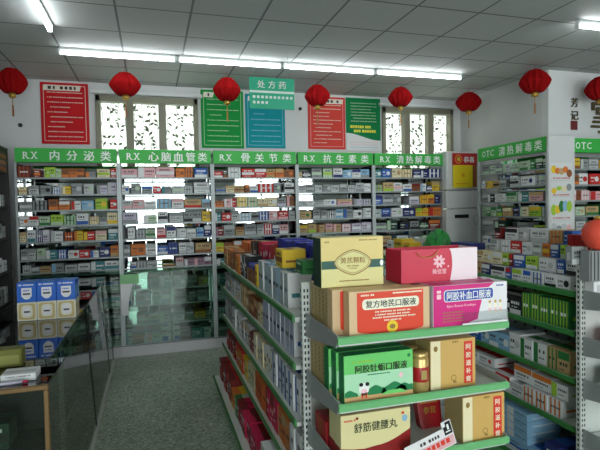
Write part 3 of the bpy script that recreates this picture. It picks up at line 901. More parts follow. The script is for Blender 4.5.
def end_display(loc, label):
    t = thing('end_display_rack', loc, label, 'shelving', 'end-cap racks')
    W = .70; D = .385
    b = MB(); b.box(.03, .0, .05, W - .03, .012, 1.16, 'white_metal'); b.build('back_panel', t)
    for x in (-.014, W - .012): slotted_post(x, -.02, 1.24, '-y').build('upright', t)
    for k, z in enumerate([1.085, .85, .635, .38, .1]):
        b = MB(); b.box(.005, -D, z - .018, W - .005, -.02, z, 'white_metal', .002); sh = b.build('shelf', t)
        b = MB()
        b.prismx([(-D, z - .012), (-D - .01, z - .008), (-D - .012, z + .012), (-D - .004, z + .018), (-D, z + .003)], .0, W, 'strip_green'); b.build('price_strip', sh)
        for x in (0, W - .006):
            b = MB(); b.prismx([(-.02, z - .07), (-D + .01, z - .022), (-D, z + .022), (-D + .05, z + .026), (-.02, z + .03)], x, x + .005, 'steel'); b.build('bracket', sh)
    b = MB(); b.box(.01, -D + .02, 0, W - .01, 0, .075, 'strip_green', .003); b.build('kick_plate', t)
    return t
end_display((.60, 1.965, 0), 'end-cap rack in front holding gift boxes, on green-edged shelves')
end_display((2.055, 1.965, 0), 'end-cap rack at the right picture edge with its pale slotted upright')

def run(specs, y_far, x_front, z, shelf_word, gond, seed, name='medicine_carton', depth=.12, group='cartons', y_min=2.03):
    """row of cartons facing -x, from the far end towards the camera"""
    rnd = random.Random(seed); y = y_far; k = 0
    for sp in specs.split(';'):
        p = sp.split(); code, n, w, h = p[0], int(p[1]), float(p[2]), float(p[3])
        lay = p[4] if len(p) > 4 else None
        for _ in range(n):
            ww = w * rnd.uniform(.93, 1.03); hh = h * rnd.uniform(.96, 1.02)
            if y - ww < y_min: return
            a1, a2, _k = words_for(code)
            o = med_box(name, ww - .003, depth * rnd.uniform(.9, 1), hh, code, (x_front + rnd.uniform(0, .012), y, z + .0012), -PI / 2,
                    '%s and %s carton, %s from far end, %s %s' % (a1, a2, ordinal(k), shelf_word, gond), 'medicine box', group, rnd, lay)
            y -= ww; k += 1
G1 = 'of middle-aisle gondola'
xf = .585
run('to 2 .105 .145;ob 2 .1 .14;bt 2 .105 .14;oy 2 .1 .13;kw 3 .09 .15;bt 3 .095 .085;yb 1 .085 .13;wq 3 .076 .165 stripe;lw 1 .076 .17 stripe;wq 2 .076 .165 stripe;lw 1 .076 .17 stripe;wq 2 .076 .165 stripe', 4.26, xf, GZ[0], 'top shelf front row', G1, 1, group='cartons on the middle gondola')
run('or 4 .085 .19;to 1 .085 .18;kt 3 .085 .22;Pr 6 .085 .225;rw 1 .085 .25;Bn 9 .082 .285 stripe', 4.22, xf + .15, GZ[0], 'top shelf rear row', G1, 2, depth=.16, group='cartons on the middle gondola')
run('gw 4 .09 .13;et 5 .085 .12;tc 4 .085 .14;bt 3 .09 .12;ct 2 .09 .11;wu 10 .078 .165 stripe', 4.26, xf, GZ[1], 'second shelf', G1, 3, group='cartons on the middle gondola')
run('ge 4 .1 .15;we 5 .09 .15;et 3 .09 .14;db 2 .09 .12;cw 4 .085 .15;wt 2 .08 .16;wu 9 .08 .17 side', 4.26, xf, GZ[2], 'third shelf', G1, 4, group='cartons on the middle gondola')
run('dr 5 .1 .13;ry 4 .09 .15;yc 2 .085 .14;cv 3 .085 .15;or 4 .08 .16 stripe;Pd 3 .09 .17;ot 3 .085 .16;wh 7 .078 .17 side', 4.26, xf, GZ[3], 'fourth shelf', G1, 5, group='cartons on the middle gondola')
run('dr 5 .13 .17;oy 2 .09 .13;Gv 1 .09 .13;dP 2 .1 .14;Pd 5 .12 .14;we 3 .13 .19 stripe;dP 1 .1 .12', 4.26, xf - .06, GZ[4], 'bottom shelf', G1, 6, depth=.2, group='cartons on the middle gondola')
# loose cartons lying on the front row of the top shelf
def lone(name, code, loc, w, d, h, rz, label, seed=5, lay='band', cat='medicine box'):
    return med_box(name, w, d, h, code, loc, rz, label, cat, None, random.Random(seed), lay)
lone('medicine_carton', 'yb', (.60, 2.44, GZ[0] + .1735), .13, .12, .09, -PI / 2, 'yellow carton lying on the striped white cartons of the middle gondola')
lone('medicine_carton', 'Bn', (.59, 3.15, GZ[0] + .0895), .22, .1, .03, -PI / 2, 'flat deep blue carton lying on low brown cartons of middle gondola')
lone('medicine_carton', 'GD', (.625, 2.16, GZ[0] + .1735), .1, .09, .06, -PI / 2, 'green carton beside the cream gift box on the middle gondola')

G2 = 'of right-hand gondola'
gx = 2.085
rnd = random.Random(77)
TIERS = ['dt 20 60;t 62 94 .07;nw 97 152 .075;wk 157 242 .075;ur 244 277 .075;wL 280 336 .08;w 340 382 .075;wu 385 440 .075;wk 446 500;wk 502 560',
         'ct 20 66;cw 68 120;cw 122 180;L 185 220;dr 222 244;uw 248 310;Lw 314 376;we 380 462;uw 466 500;wk 505 560',
         'e 60 110;we 130 188;rw 190 250;we 255 310;ew 312 358;oy 360 398;uw 400 440;Lv 445 470',
         'dk 50 90;wk 115 190;ew 195 250;we 260 350;to 360 420;uw 425 465']
zt = GZ[0]
for k, row in enumerate(TIERS):
    items = [it.split() for it in row.split(';')]
    for n, it in enumerate(items):
        a = (float(it[1]) - 20) / 540; c = (float(it[2]) - 20) / 540
        y = 2.9 - .85 * a; w = .85 * (c - a) - .003
        h = .0755
        a1, a2, _k = words_for(it[0])
        med_box('medicine_carton', w, .16, h, it[0], (gx + .055 * k, y, zt + .0012), -PI / 2,
                '%s and %s carton, %s from far end, %s tier on right-hand gondola' % (a1, a2, ordinal(n), ['bottom', 'second', 'third', 'top'][k]), 'medicine box', 'stacked cartons on the right gondola', rnd)
    zt += .077
run('we 2 .1 .12;wv 2 .1 .12;yL 3 .085 .1;kw 3 .1 .11;GL 5 .07 .15 stripe;GL 4 .075 .15 stripe', 3.35, gx, GZ[1], 'second shelf', G2, 21, group='cartons on the right gondola', depth=.2)
run('uw 5 .09 .1;lw 3 .1 .1;we 1 .1 .13;wG 2 .1 .12 side;tG 6 .085 .12', 3.25, gx, GZ[2], 'third shelf', G2, 22, group='cartons on the right gondola', depth=.2)
run('wr 5 .14 .1;we 1 .12 .08;wo 3 .1 .1 stripe;wu 2 .11 .09', 3.2, gx, GZ[3], 'fourth shelf lower layer', G2, 23, group='cartons on the right gondola', depth=.2)
run('wo 2 .15 .085 top;wL 1 .12 .08;wu 1 .1 .08', 2.5, gx + .01, GZ[3] + .105, 'fourth shelf upper layer', G2, 24, group='cartons on the right gondola', depth=.18)
run('wr 3 .16 .06', 3.14, gx + .01, GZ[3] + .105, 'fourth shelf upper flat layer', G2, 25, group='cartons on the right gondola', depth=.2)
run('wq 3 .11 .17;lu 2 .17 .045;lu 1 .17 .045;nu 1 .1 .14', 3.0, gx - .05, GZ[4], 'bottom shelf', G2, 26, group='cartons on the right gondola', depth=.25)
for k in range(4):
    for j in range(2):
        lone('medicine_carton', 'lw', (gx - .04, 2.665 - .175 * j, GZ[4] + .048 + .046 * k), .17, .24, .044, -PI / 2,
             'light blue flat carton, %s layer of the %s bottom-shelf pile, right-hand gondola' % (['second', 'third', 'fourth', 'fifth'][k], ['farther', 'nearer'][j]), 30 + k, 'side')
# goods on the far half of the right gondola's top
lone('medicine_carton', 'yL', (2.12, 4.08, GZ[0] + .0012), .16, .12, .17, -PI / 2, 'yellow carton standing behind the cream gift box on the right-hand gondola', 41)
lone('medicine_carton', 'yo', (2.12, 3.9, GZ[0] + .0012), .1, .12, .15, -PI / 2, 'golden yellow carton beside the green bag on the right-hand gondola', 42)
lone('medicine_carton', 'nu', (2.13, 3.2, GZ[0] + .0012), .22, .14, .19, -PI / 2, 'navy carton above the red gift bag on the right-hand gondola', 43)
lone('medicine_carton', 'we', (2.13, 4.24, GZ[0] + .0012), .14, .12, .14, -PI / 2, 'white carton at the far end of the right-hand gondola top', 44)
# crumpled green bag
me_b = bmesh.new(); bmesh.ops.create_icosphere(me_b, subdivisions=3, radius=1)
rr = random.Random(4)
for v in me_b.verts:
    n = v.co.copy()
    q = 1 + .1 * math.sin(9 * n.x + 3 * n.z) * math.cos(7 * n.y) + rr.uniform(-.05, .05)
    v.co = Vector((n.x * .12 * q, n.y * .13 * q, (max(n.z, -.75) + .75) * .15 * q))
me = bpy.data.meshes.new('green_bag'); me_b.to_mesh(me); me_b.free()
mat('bag_green', rgb(40, 140, 62), 0.4); me.materials.append(MATS['bag_green'])
o = bpy.data.objects.new('green_bag', me); COL.objects.link(o); o.location = (2.23, 3.52, GZ[0] + .002)
tag(o, 'crumpled green bag on top of the right-hand gondola, in front of cabinets', 'bag')

# ------------------------------------------------------------------ gift goods on the front end display
mat('kraft', rgb(222, 190, 146), 0.5); mat('kraft_olive', rgb(186, 166, 112), 0.5); mat('orange_red', rgb(226, 66, 34), 0.4)
mat('plate_cream', rgb(246, 240, 216), 0.5); mat('seal_yellow', rgb(244, 206, 40), 0.4); mat('text_dark', rgb(40, 62, 48), 0.5)
mat('magenta', rgb(214, 14, 124), 0.4); mat('box_white', rgb(232, 230, 232), 0.45); mat('title_blue', rgb(52, 72, 170), 0.4)
mat('gift_gold', rgb(226, 204, 128), 0.4); mat('gift_gold_low', rgb(222, 214, 146), 0.4); mat('band_green', rgb(28, 84, 70), 0.4)
mat('bag_red', rgb(204, 24, 62), 0.4); mat('bag_white', rgb(240, 226, 230), 0.45); mat('petal_pink', rgb(250, 200, 210), 0.45)
mat('cow_green', rgb(110, 208, 110), 0.4); mat('cow_pale', rgb(176, 226, 186), 0.4); mat('hill_green', rgb(20, 128, 74), 0.45); mat('ground_tan', rgb(206, 164, 110), 0.5)
mat('gold_box', rgb(212, 172, 98), 0.4); mat('cream_side', rgb(238, 226, 186), 0.45); mat('label_red', rgb(222, 56, 40), 0.4)
mat('pill_cream', rgb(226, 216, 160), 0.45); mat('maroon', rgb(146, 26, 30), 0.4); mat('tin_gold', rgb(206, 176, 112), 0.3, 0.5); mat('tin_red', rgb(170, 20, 30), 0.35)
mat('ink_green', rgb(40, 60, 30), 0.5); mat('gold_ink', rgb(150, 116, 52), 0.5)
S1, S2, S3 = 1.0862, .8512, .6362

def rrect(x0, z0, x1, z1, r, n=5):
    pts = []
    for cx, cz, a0 in ((x1 - r, z1 - r, 0), (x0 + r, z1 - r, 90), (x0 + r, z0 + r, 180), (x1 - r, z0 + r, 270)):
        for k in range(n + 1):
            a = math.radians(a0 + 90 * k / n); pts.append((cx + r * math.cos(a), cz + r * math.sin(a)))
    return pts

def liquid_box(loc, label):                   # kraft carton with the orange-red panel
    b = MB(); w, h, d = .322, .166, .054
    b.box(0, 0, 0, w, d, h, 'kraft', .0015)
    pts = [(.03, h - .006)] + [(.03, .026), (.034, .02)] + [(.03 + .264 * u, .02 - .016 * math.sin(PI * u)) for u in [k / 12 for k in range(1, 12)]] + [(.290, .02), (.294, .026), (.294, h - .006)]
    b.fpoly(pts, -.0008, 'orange_red')
    b.fpoly(rrect(.05, .098, .276, .136, .014), -.0014, 'plate_cream')
    b.text('复方地芪口服液', .163, .117, .026, -.002, 'text_dark', .2, .018)
    b.marks(.045, .1, .15, .006, -.0014, 'plate_cream', random.Random(1)); b.marks(.17, .288, .152, .005, -.0014, 'plate_cream', random.Random(2), .1)
    for k, z in enumerate((.088, .077, .067)): b.marks(.1 - .01 * (k == 2), .24 + .02 * (k == 2), z, .005, -.0014, 'plate_cream', random.Random(3 + k))
    b.marks(.135, .205, .056, .005, -.0014, 'plate_cream', random.Random(9))
    b.disc(.167, .032, .022, .022, -.0018, 'seal_yellow'); b.disc(.167, .032, .012, .009, -.0024, 'gold_ink', 8)
    b.quad([(-.0006, .05, .02), (-.0006, .004, .02), (-.0006, .004, h - .03), (-.0006, .05, h - .03)], 'kraft')
    # lid seam and printed oval on the lid
    b.quad([(.02, d * .9, h + .0006), (w - .02, d * .9, h + .0006), (w - .02, d * .93, h + .0006), (.02, d * .93, h + .0006)], 'gold_ink')
    b.add([(.24 + .03 * math.cos(2 * PI * k / 16), .028 + .012 * math.sin(2 * PI * k / 16), h + .0006) for k in range(16)], [tuple(range(16))], 'kraft_olive')
    return tag(b.build('gift_box', None, loc), label, 'gift box', 'kraft liquid cartons on the front display')
liquid_box((.654, 1.60, S1), 'kraft and orange-red oral-liquid carton, front one, under the cream gift box')
liquid_box((.613, 1.658, S1), 'kraft and orange-red oral-liquid carton, second, peeking out left behind the front one')
def slim_box(loc, w, d, h, label, m='kraft', m2='kraft_olive'):
    b = MB(); b.box(0, 0, 0, w, d, h, m, .0014)
    b.quad([(-.0006, d - .002, .004), (-.0006, .002, .004), (-.0006, .002, h - .004), (-.0006, d - .002, h - .004)], m2)
    r = random.Random(int(loc[1] * 1000))
    for k in range(6):
        z = h * (.82 - .1 * k)
        b.quad([(-.0012, d * .65, z), (-.0012, d * .35, z), (-.0012, d * .35, z + h * .05), (-.0012, d * .65, z + h * .05)], 'gold_ink')
    b.front(.02, .02, w - .02, h - .02, -.0008, m2)
    b.quad([(.01, d * .9, h + .0006), (w - .01, d * .9, h + .0006), (w - .01, d * .94, h + .0006), (.01, d * .94, h + .0006)], 'gold_ink')
    return tag(b.build('gift_box', None, loc), label, 'gift box', 'slim kraft boxes on the front display')
for k in range(5):
    slim_box((.623, 1.716 + .0445 * k, S1), .326, .0435, .162, 'slim kraft box with olive spine, %s from the front, top shelf of front display' % ordinal(k))

# magenta and white box
def magenta_box(loc, label, full=True):
    b = MB(); w, h, d = .325, .168, .07
    b.box(0, 0, 0, w, d, h, 'box_white', .0015)
    pts = [(.001, .001), (.1, .001)] + [(.1 + .09 * (k / 8) ** .7, .001 + .03 * math.sin(PI / 2 * k / 8)) for k in range(1, 9)] + [(.2, .07), (.215, .12), (.24, .15), (.265, h - .001), (.001, h - .001)]
    b.fpoly(pts, -.0008, 'magenta')
    b.fpoly(rrect(.045, .105, .262, .15, .012), -.0014, 'letter_white'); b.fpoly(rrect(.048, .108, .259, .147, .01), -.0018, 'title_blue')
    b.text('阿胶补血口服液', .153, .127, .031, -.0024, 'letter_white', .192, .02)
    b.text('Ejiao Buxue Koufuye', .12, .088, .012, -.0014, 'petal_pink', .125, .012)
    b.fpoly(rrect(.015, .118, .033, .136, .003), -.0014, 'petal_pink'); b.fpoly(rrect(.015, .14, .033, .15, .003), -.0014, 'petal_pink')
    for k in range(4): b.marks(.04, .13, .066 - .011 * k, .005, -.0014, 'gold_ink', random.Random(20 + k))
    for k, x in enumerate((.245, .27, .292)):
        b.front(x - .006, .05, x + .006, .088, -.0014, 'plate_cream'); b.disc(x, .094, .006, .006, -.0014, 'tin_gold', 10); b.front(x - .005, .058, x + .005, .07, -.002, 'petal_pink')
    b.marks(.275, .31, .155, .006, -.0014, 'title_blue', random.Random(30))
    b.quad([(.001, .001, h + .0006), (.27, .001, h + .0006), (.30, d - .001, h + .0006), (.001, d - .001, h + .0006)], 'magenta')
    b.quad([(-.0006, d, .001), (-.0006, 0, .001), (-.0006, 0, h - .001), (-.0006, d, h - .001)], 'card_h')
    b.quad([(-.0012, d * .7, h * .15), (-.0012, d * .35, h * .15), (-.0012, d * .35, h * .85), (-.0012, d * .7, h * .85)], 'petal_pink')
    return tag(b.build('gift_box', None, loc), label, 'gift box', 'magenta oral-liquid boxes')
magenta_box((.980, 1.585, S1), 'magenta and white oral-liquid box with blue title plate, in front under the red bag')
magenta_box((.982, 1.659, S1), 'magenta and white oral-liquid box hidden behind the front magenta one')
slim_box((.987, 1.735, S1), .3, .08, .16, 'pale kraft box in the third row behind the magenta boxes', 'cream_side', 'kraft')
# clear price guard at the right end of the shelf
b = MB(); b.box(0, 0, 0, .2, .003, .045, 'clear_acrylic', .0); b.box(0, -.002, 0, .2, .0, .006, 'box_white')
tag(b.build('price_guard', None, (1.09, 1.5635, S1 + .0195)), 'clear plastic price guard on the shelf edge below the magenta box', 'price holder')

# cream and green gift box
b = MB(); w, h, d = .25, .184, .09
b.box(0, 0, 0, w, d, h, 'gift_gold_low', .0015)
b.front(.001, h * .5, w - .001, h - .001, -.0006, 'gift_gold')
b.front(.001, .068, w - .001, .098, -.0012, 'band_green')
fn = lambda a: 1 + .1 * abs(math.cos(a)) ** 3 - .07 * abs(math.sin(2 * a)) + .05 * abs(math.sin(a)) ** 8
n = 36
b.fpoly([(.125 + .068 * fn(2 * PI * k / n) * math.cos(2 * PI * k / n), .09 + .046 * fn(2 * PI * k / n) * math.sin(2 * PI * k / n)) for k in range(n)], -.0018, 'gift_gold_low')
b.ringp(.125, .09, .068, .046, .004, -.0024, 'gold_ink', n, fn); b.ringp(.125, .09, .060, .039, .0018, -.0024, 'gold_ink', n, fn)
b.text('黄芪颗粒', .125, .098, .022, -.0024, 'gold_ink', .1, .02)
b.marks(.1, .15, .077, .005, -.0024, 'gold_ink', random.Random(3)); b.marks(.108, .142, .068, .004, -.0024, 'gold_ink', random.Random(4))
b.marks(.15, .225, .172, .005, -.0014, 'gold_ink', random.Random(5)); b.marks(.014, .036, .168, .006, -.0014, 'gold_ink', random.Random(6)); b.marks(.07, .19, .022, .004, -.0014, 'gold_ink', random.Random(7), .1)
b.disc(.242, .083, .0075, .012, -.0022, 'letter_white', 14)
b.quad([(-.0008, d - .001, .001), (-.0008, .001, .001), (-.0008, .001, h - .001), (-.0008, d - .001, h - .001)], 'card_D')
b.quad([(w + .0008, .001, .068), (w + .0008, d - .001, .068), (w + .0008, d - .001, .098), (w + .0008, .001, .098)], 'band_green')
b.quad([(.004, d * .9, h + .0006), (w - .004, d * .9, h + .0006), (w - .004, d * .94, h + .0006), (.004, d * .94, h + .0006)], 'gold_ink')
tag(b.build('gift_box', None, (.588, 1.70, S1 + .1685)), 'cream gold gift box with green band and oval emblem, standing topmost on the kraft cartons', 'gift box')

# red and white paper bag
BX, BY, BZ = .897, 1.672, S1 + .1690
t = thing('gift_bag', (BX, BY, BZ), 'crimson and white paper gift bag with white flower emblem, on the magenta boxes', 'gift bag')
w, h, d = .338, .128, .125
b = MB()
b.box(0, 0, 0, w, .0015, h, 'bag_red'); b.box(0, d - .0015, 0, w, d, h, 'bag_red'); b.box(0, .0015, 0, w, d - .0015, .0015, 'bag_red')
b.prismx([(0, 0), (d, 0), (d, h), (d / 2, h - .002), (0, h)], 0, .0015, 'bag_red'); b.prismx([(0, 0), (d, 0), (d, h), (d / 2, h - .002), (0, h)], w - .0015, w, 'bag_white')
b.box(.002, .003, h - .03, w - .002, d - .003, h - .028, 'bag_white')
pts = [(w - .0005, .001), (.212, .001)] + [(.212 + .012 * math.sin(PI * u * .9) - .002 * u, .001 + h * u) for u in [k / 10 for k in range(1, 10)]] + [(.21, h - .001), (w - .0005, h - .001)]
b.fpoly(pts, -.0008, 'bag_white')
b.build('paper_body', t)
b = MB()
for k in range(8):
    a = 2 * PI * k / 8 + PI / 8
    cx, cz = .165 + .016 * math.cos(a), .078 + .016 * math.sin(a)
    pts = []
    for q in range(10):
        tq = 2 * PI * q / 10; u, v = .0115 * math.cos(tq), .0055 * math.sin(tq)
        pts.append((cx + u * math.cos(a) - v * math.sin(a), cz + u * math.sin(a) + v * math.cos(a)))
    b.fpoly(pts, -.0016, 'petal_pink')
b.disc(.165, .078, .004, .004, -.0022, 'bag_red', 10)
b.text('美信堂', .165, .04, .02, -.0016, 'petal_pink', .062, .02)
b.disc(.205, .058, .004, .004, -.0016, 'petal_pink', 8)
b.build('flower_emblem', t)
for yy, nm in ((-.003, 'gold'), (d + .003, 'gold')):
    for c0, mm in ((.12, nm),):
        b = MB(); b.tube([(c0 - .055, yy, h - .012), (c0 - .04, yy - .004, h - .026), (c0 - .01, yy - .005, h - .033), (c0 + .02, yy - .004, h - .026), (c0 + .04, yy, h - .005)] if yy < 0 else [(c0 - .05, yy, h - .01), (c0 - .03, yy + .004, h + .02), (c0 + .03, yy + .004, h + .02), (c0 + .05, yy, h - .01)], .0018, 'gold', 6)
        b.build('cord_handle', t)

# green cartons with the cartoon-free meadow print
def meadow_box(loc, label):
    b = MB(); w, h, d = .272, .175, .05
    b.box(0, 0, 0, w, d, h, 'cow_green', .0014)
    b.front(.0015, .0015, w - .0015, h * .62, -.0006, 'cow_pale')
    b.front(.0015, .0015, w - .0015, .028, -.001, 'ground_tan')
    for cx, r in ((.02, .022), (.12, .03), (.15, .02), (.195, .034), (.235, .026), (.262, .02)):
        pts = [(cx - r * 1.5, .027)] + [(cx + r * 1.5 * math.cos(a), .027 + r * (1 + .12 * math.sin(5 * a)) * math.sin(a)) for a in [PI * k / 12 for k in range(11, 0, -1)]] + [(cx + r * 1.5, .027)]
        pts = [(min(max(x, .002), w - .002), z) for x, z in pts]
        b.fpoly(list(reversed(pts)), -.0014 - .0002 * (r > .025), 'hill_green')
    b.fpoly([(.14, .022), (.25, .022), (.22, .036), (.17, .036)], -.002, 'cow_green')
    # small standing cow print
    b.disc(.075, .052, .02, .022, -.0024, 'letter_white', 14); b.disc(.064, .068, .008, .007, -.003, 'black', 10); b.disc(.088, .068, .008, .007, -.003, 'black', 10); b.disc(.075, .044, .012, .008, -.003, 'petal_pink', 10)
    b.front(.066, .018, .072, .034, -.0024, 'label_red'); b.front(.08, .018, .086, .034, -.0024, 'label_red'); b.front(.063, .03, .089, .038, -.0024, 'card_o')
    b.disc(.222, .086, .008, .01, -.0014, 'petal_pink', 10)
    b.text('阿胶牡蛎口服液', .145, .123, .028, -.0014, 'ink_green', .205, .03)
    b.marks(.03, .12, .15, .006, -.0012, 'card_L', random.Random(2)); b.marks(.09, .18, .1, .004, -.0012, 'hill_green', random.Random(3), .1); b.disc(.255, .155, .007, .007, -.0012, 'hill_green', 8)
    b.quad([(-.0006, d - .001, .001), (-.0006, .001, .001), (-.0006, .001, h - .001), (-.0006, d - .001, h - .001)], 'hill_green')
    b.quad([(.002, .004, h + .0006), (w - .002, .004, h + .0006), (w - .002, d - .004, h + .0006), (.002, d - .004, h + .0006)], 'hill_green')
    return tag(b.build('gift_box', None, loc), label, 'gift box', 'green oyster oral-liquid boxes')
meadow_box((.631, 1.60, S2), 'green oral-liquid box with meadow and cow print, front one on the middle shelf')
meadow_box((.622, 1.652, S2), 'green oral-liquid box second in the row behind the cow-print front one')
meadow_box((.612, 1.704, S2), 'green oral-liquid box third and last in the cow-print row')
for k in range(4):
    slim_box((.618, 1.76 + .0445 * k, S2), .28, .0435, .172, 'slim kraft box with olive spine, %s behind the green cow-print boxes' % ordinal(k))
# gold tins with red band
def tin(loc, label):
    t = thing('gold_tin', loc, label, 'tin', 'gold tins on the front display')
    b = MB(); b.lathe([(.033, 0), (.0345, .003), (.0345, .128), (.031, .134)], 'tin_gold', 24); b.build('tin_body', t)
    b = MB(); b.lathe([(.0347, .045), (.0352, .047), (.0352, .098), (.0347, .1)], 'tin_red', 24); b.fpoly([(-.012, .055), (.012, .055), (.012, .09), (-.012, .09)], -.0358, 'tin_gold'); b.build('red_band', t)
    b = MB(); b.lathe([(.031, .134), (.032, .136), (.032, .15), (.028, .153)], 'tin_gold', 24); b.build('lid', t)
tin((.949, 1.635, S2), 'gold tin with red band beside the green cow-print box, front one')
tin((.952, 1.712, S2), 'gold tin with red band standing behind the front tin')
# gold boxes with cream edge and red label strip
def gold_carton(loc, label, w=.198, h=.188, d=.1):
    b = MB(); b.box(0, 0, 0, w, d, h, 'gold_box', .0015)
    b.front(.001, .001, .043, h - .001, -.0007, 'cream_side')
    b.front(w - .052, .014, w - .014, h - .012, -.0007, 'label_red')
    for k in range(5): b.text('阿胶滋补膏'[k], w - .033, h - .034 - .031 * k, .022, -.0014, 'plate_cream', .022, .02)
    b.ringp(.1, .04, .012, .012, .003, -.0007, 'gold_ink', 16); b.disc(.022, h - .03, .009, .011, -.0014, 'gold_ink', 10)
    b.marks(.095, .12, h - .01, .008, -.0007, 'gold_ink', random.Random(5)); b.front(.098, .02, .112, .028, -.0007, 'gold_ink')
    b.quad([(-.0007, d - .001, .001), (-.0007, .001, .001), (-.0007, .001, h - .001), (-.0007, d - .001, h - .001)], 'kraft_olive')
    b.quad([(.002, .004, h + .0006), (w - .002, .004, h + .0006), (w - .002, d * .6, h + .0006), (.002, d * .6, h + .0006)], 'kraft')
    return tag(b.build('gift_box', None, loc), label, 'gift box', 'gold cartons on the front display')
gold_carton((.988, 1.62, S2), 'gold carton with cream edge and red label strip, at the right of the middle shelf')
gold_carton((.988, 1.725, S2), 'gold carton with red label strip, second row of the middle shelf')
gold_carton((1.113, 1.60, S3), 'gold carton with cream edge and red label strip, lower right beside the price card', .19, .18, .12)
# cream and maroon pill box
def pill_box(loc, label, cap=True):
    b = MB(); w, h, d = .274, .178, .06
    b.box(0, 0, 0, w, d, h, 'pill_cream', .0014)
    pts = [(.001, .001), (w - .001, .001), (w - .001, .1)] + [(w - .14 * (k / 6), .1 - .045 * math.sin(PI / 2 * k / 6)) for k in range(1, 7)] + [(.09, .05), (.04, .055), (.001, .062)]
    b.fpoly(pts, -.0008, 'maroon')
    b.text('舒筋健腰丸', .135, .128, .034, -.0014, 'ink_green', .17, .012)
    b.marks(.012, .055, .158, .006, -.0012, 'label_red', random.Random(1)); b.disc(.062, .163, .006, .005, -.0012, 'maroon', 8); b.disc(.25, .14, .011, .013, -.0012, 'card_l', 12); b.disc(.243, .16, .006, .005, -.0012, 'label_red', 8)
    b.quad([(.004, .01, h + .0006), (w - .004, .01, h + .0006), (w - .004, d * .7, h + .0006), (.004, d * .7, h + .0006)], 'kraft_olive')
    b.quad([(-.0007, d - .001, .001), (-.0007, .001, .001), (-.0007, .001, .06), (-.0007, d - .001, .06)], 'maroon')
    return tag(b.build('gift_box', None, loc), label, 'gift box', 'cream and maroon pill boxes')
pill_box((.616, 1.60, S3), 'cream and maroon pill box with large dark title, front one on the lower shelf')
pill_box((.618, 1.664, S3), 'cream and maroon pill box second in the row on the lower shelf')
slim_box((.61, 1.745, S3), .11, .12, .1, 'maroon carton at the back left of the lower shelf', 'maroon', 'tin_red')
# crimson pouch leaning at the back
b = MB(); b.X = Matrix.Rotation(math.radians(-14), 4, 'X')
prof = [(0, .0, .1), (.004, .03, .108), (.0, .105, .112)]
b.prism([(.008, 0), (.092, 0), (.102, .02), (.108, .1), (.1, .112), (.004, .112), (-.002, .1), (.002, .02)], 0, .035, 'tin_red')
b.text('参茸', .052, .07, .028, -.0008, 'gold', None, .02); b.front(.012, .098, .094, .103, -.0008, 'gold')
tag(b.build('gift_pouch', None, (1.028, 1.765, S3)), 'crimson gift pouch leaning at the back of the lower shelf', 'pouch')
# price card on the lower shelf edge
t = thing('price_card', (.852, 1.538, S3 - .012), 'tilted white price card with red print and black icon on the lower shelf edge', 'price card')
t.rotation_euler = (0, -math.radians(17), 0)
b = MB(); b.box(0, 0, 0, .2, .0015, .075, 'box_white', 0); b.front(.004, .004, .196, .04, -.0005, 'card_p')
b.marks(.02, .19, .026, .018, -.001, 'label_red', random.Random(6)); b.marks(.06, .15, .056, .012, -.001, 'ink', random.Random(7)); b.build('card', t)
b = MB(); b.fpoly([(.164, .046), (.197, .046), (.197, .094), (.174, .094), (.174, .078), (.164, .078)], -.0008, 'black'); b.front(.17, .055, .19, .06, -.0013, 'letter_white'); b.front(.179, .064, .187, .084, -.0013, 'letter_white'); b.box(.16, 0, .07, .2, .0015, .098, 'box_white'); b.build('black_icon', t)

# ------------------------------------------------------------------ goods at the right picture edge (second end display)
E2 = 2.045
lone('storage_carton', 'ge', (1.992, 1.952, 1.2415), .085, .04, .09, 0, 'small grey carton standing on the upright at the right picture edge', 51, 'foot', 'carton')
b = MB(); b.box(0, 0, 0, .2, .055, .15, 'card_g', .0014)
for k in range(9): b.front(.004 + .022 * k, .004, .012 + .022 * k, .146, -.0007, 'ink')
b.quad([(.01, .05, .1506), (.19, .05, .1506), (.19, .053, .1506), (.01, .053, .1506)], 'ink')
tag(b.build('storage_carton', None, (E2 - .014, 1.884, S1 + .0785)), 'dark grey ribbed carton at the right picture edge', 'carton')
b = MB(); b.box(0, 0, 0, .24, .055, .077, 'card_w', .0014); b.front(.02, .02, .2, .06, -.0007, 'card_e'); b.quad([(.01, .05, .0776), (.23, .05, .0776), (.23, .053, .0776), (.01, .053, .0776)], 'seam')
tag(b.build('storage_carton', None, (E2 + .012, 1.884, S1)), 'white carton under the ribbed grey carton at the right picture edge', 'carton')
for k in range(5):
    lone('red_packet_box', 'rd', (2.20 + .004 * (k % 2), 2.185 - .036 * k, GZ[0] + .1555), .033, .1, .135, -PI / 2, 'upright red packet, %s from far end, on the carton stack at right' % ordinal(k), 60 + k, 'stripe', 'packet')
# small padded red hanging ball
mat('coral', rgb(236, 84, 62), 0.5)
b = MB(); b.lathe([(.02, -.075), (.055, -.06), (.078, -.02), (.08, .02), (.06, .058), (.022, .075)], 'coral', 18, scallop=.05)
b.lathe([(.022, .075), (.026, .085), (.018, .092)], 'gold', 12)
tag(b.build('coral_ball_ornament', None, (2.112, 1.905, S1 + .0785 + .151 + .0755)), 'coral red round ornament standing on the ribbed grey carton', 'ornament')
lone('medicine_carton', 'Pw', (E2 + .055, 1.72, S2), .2, .15, .085, 0, 'crimson box with white print at the right picture edge, upper', 71, 'side')
lone('medicine_carton', 'ge', (E2 + .055, 1.72, S3), .2, .15, .1, 0, 'grey carton at the right picture edge, lower', 72, 'side')

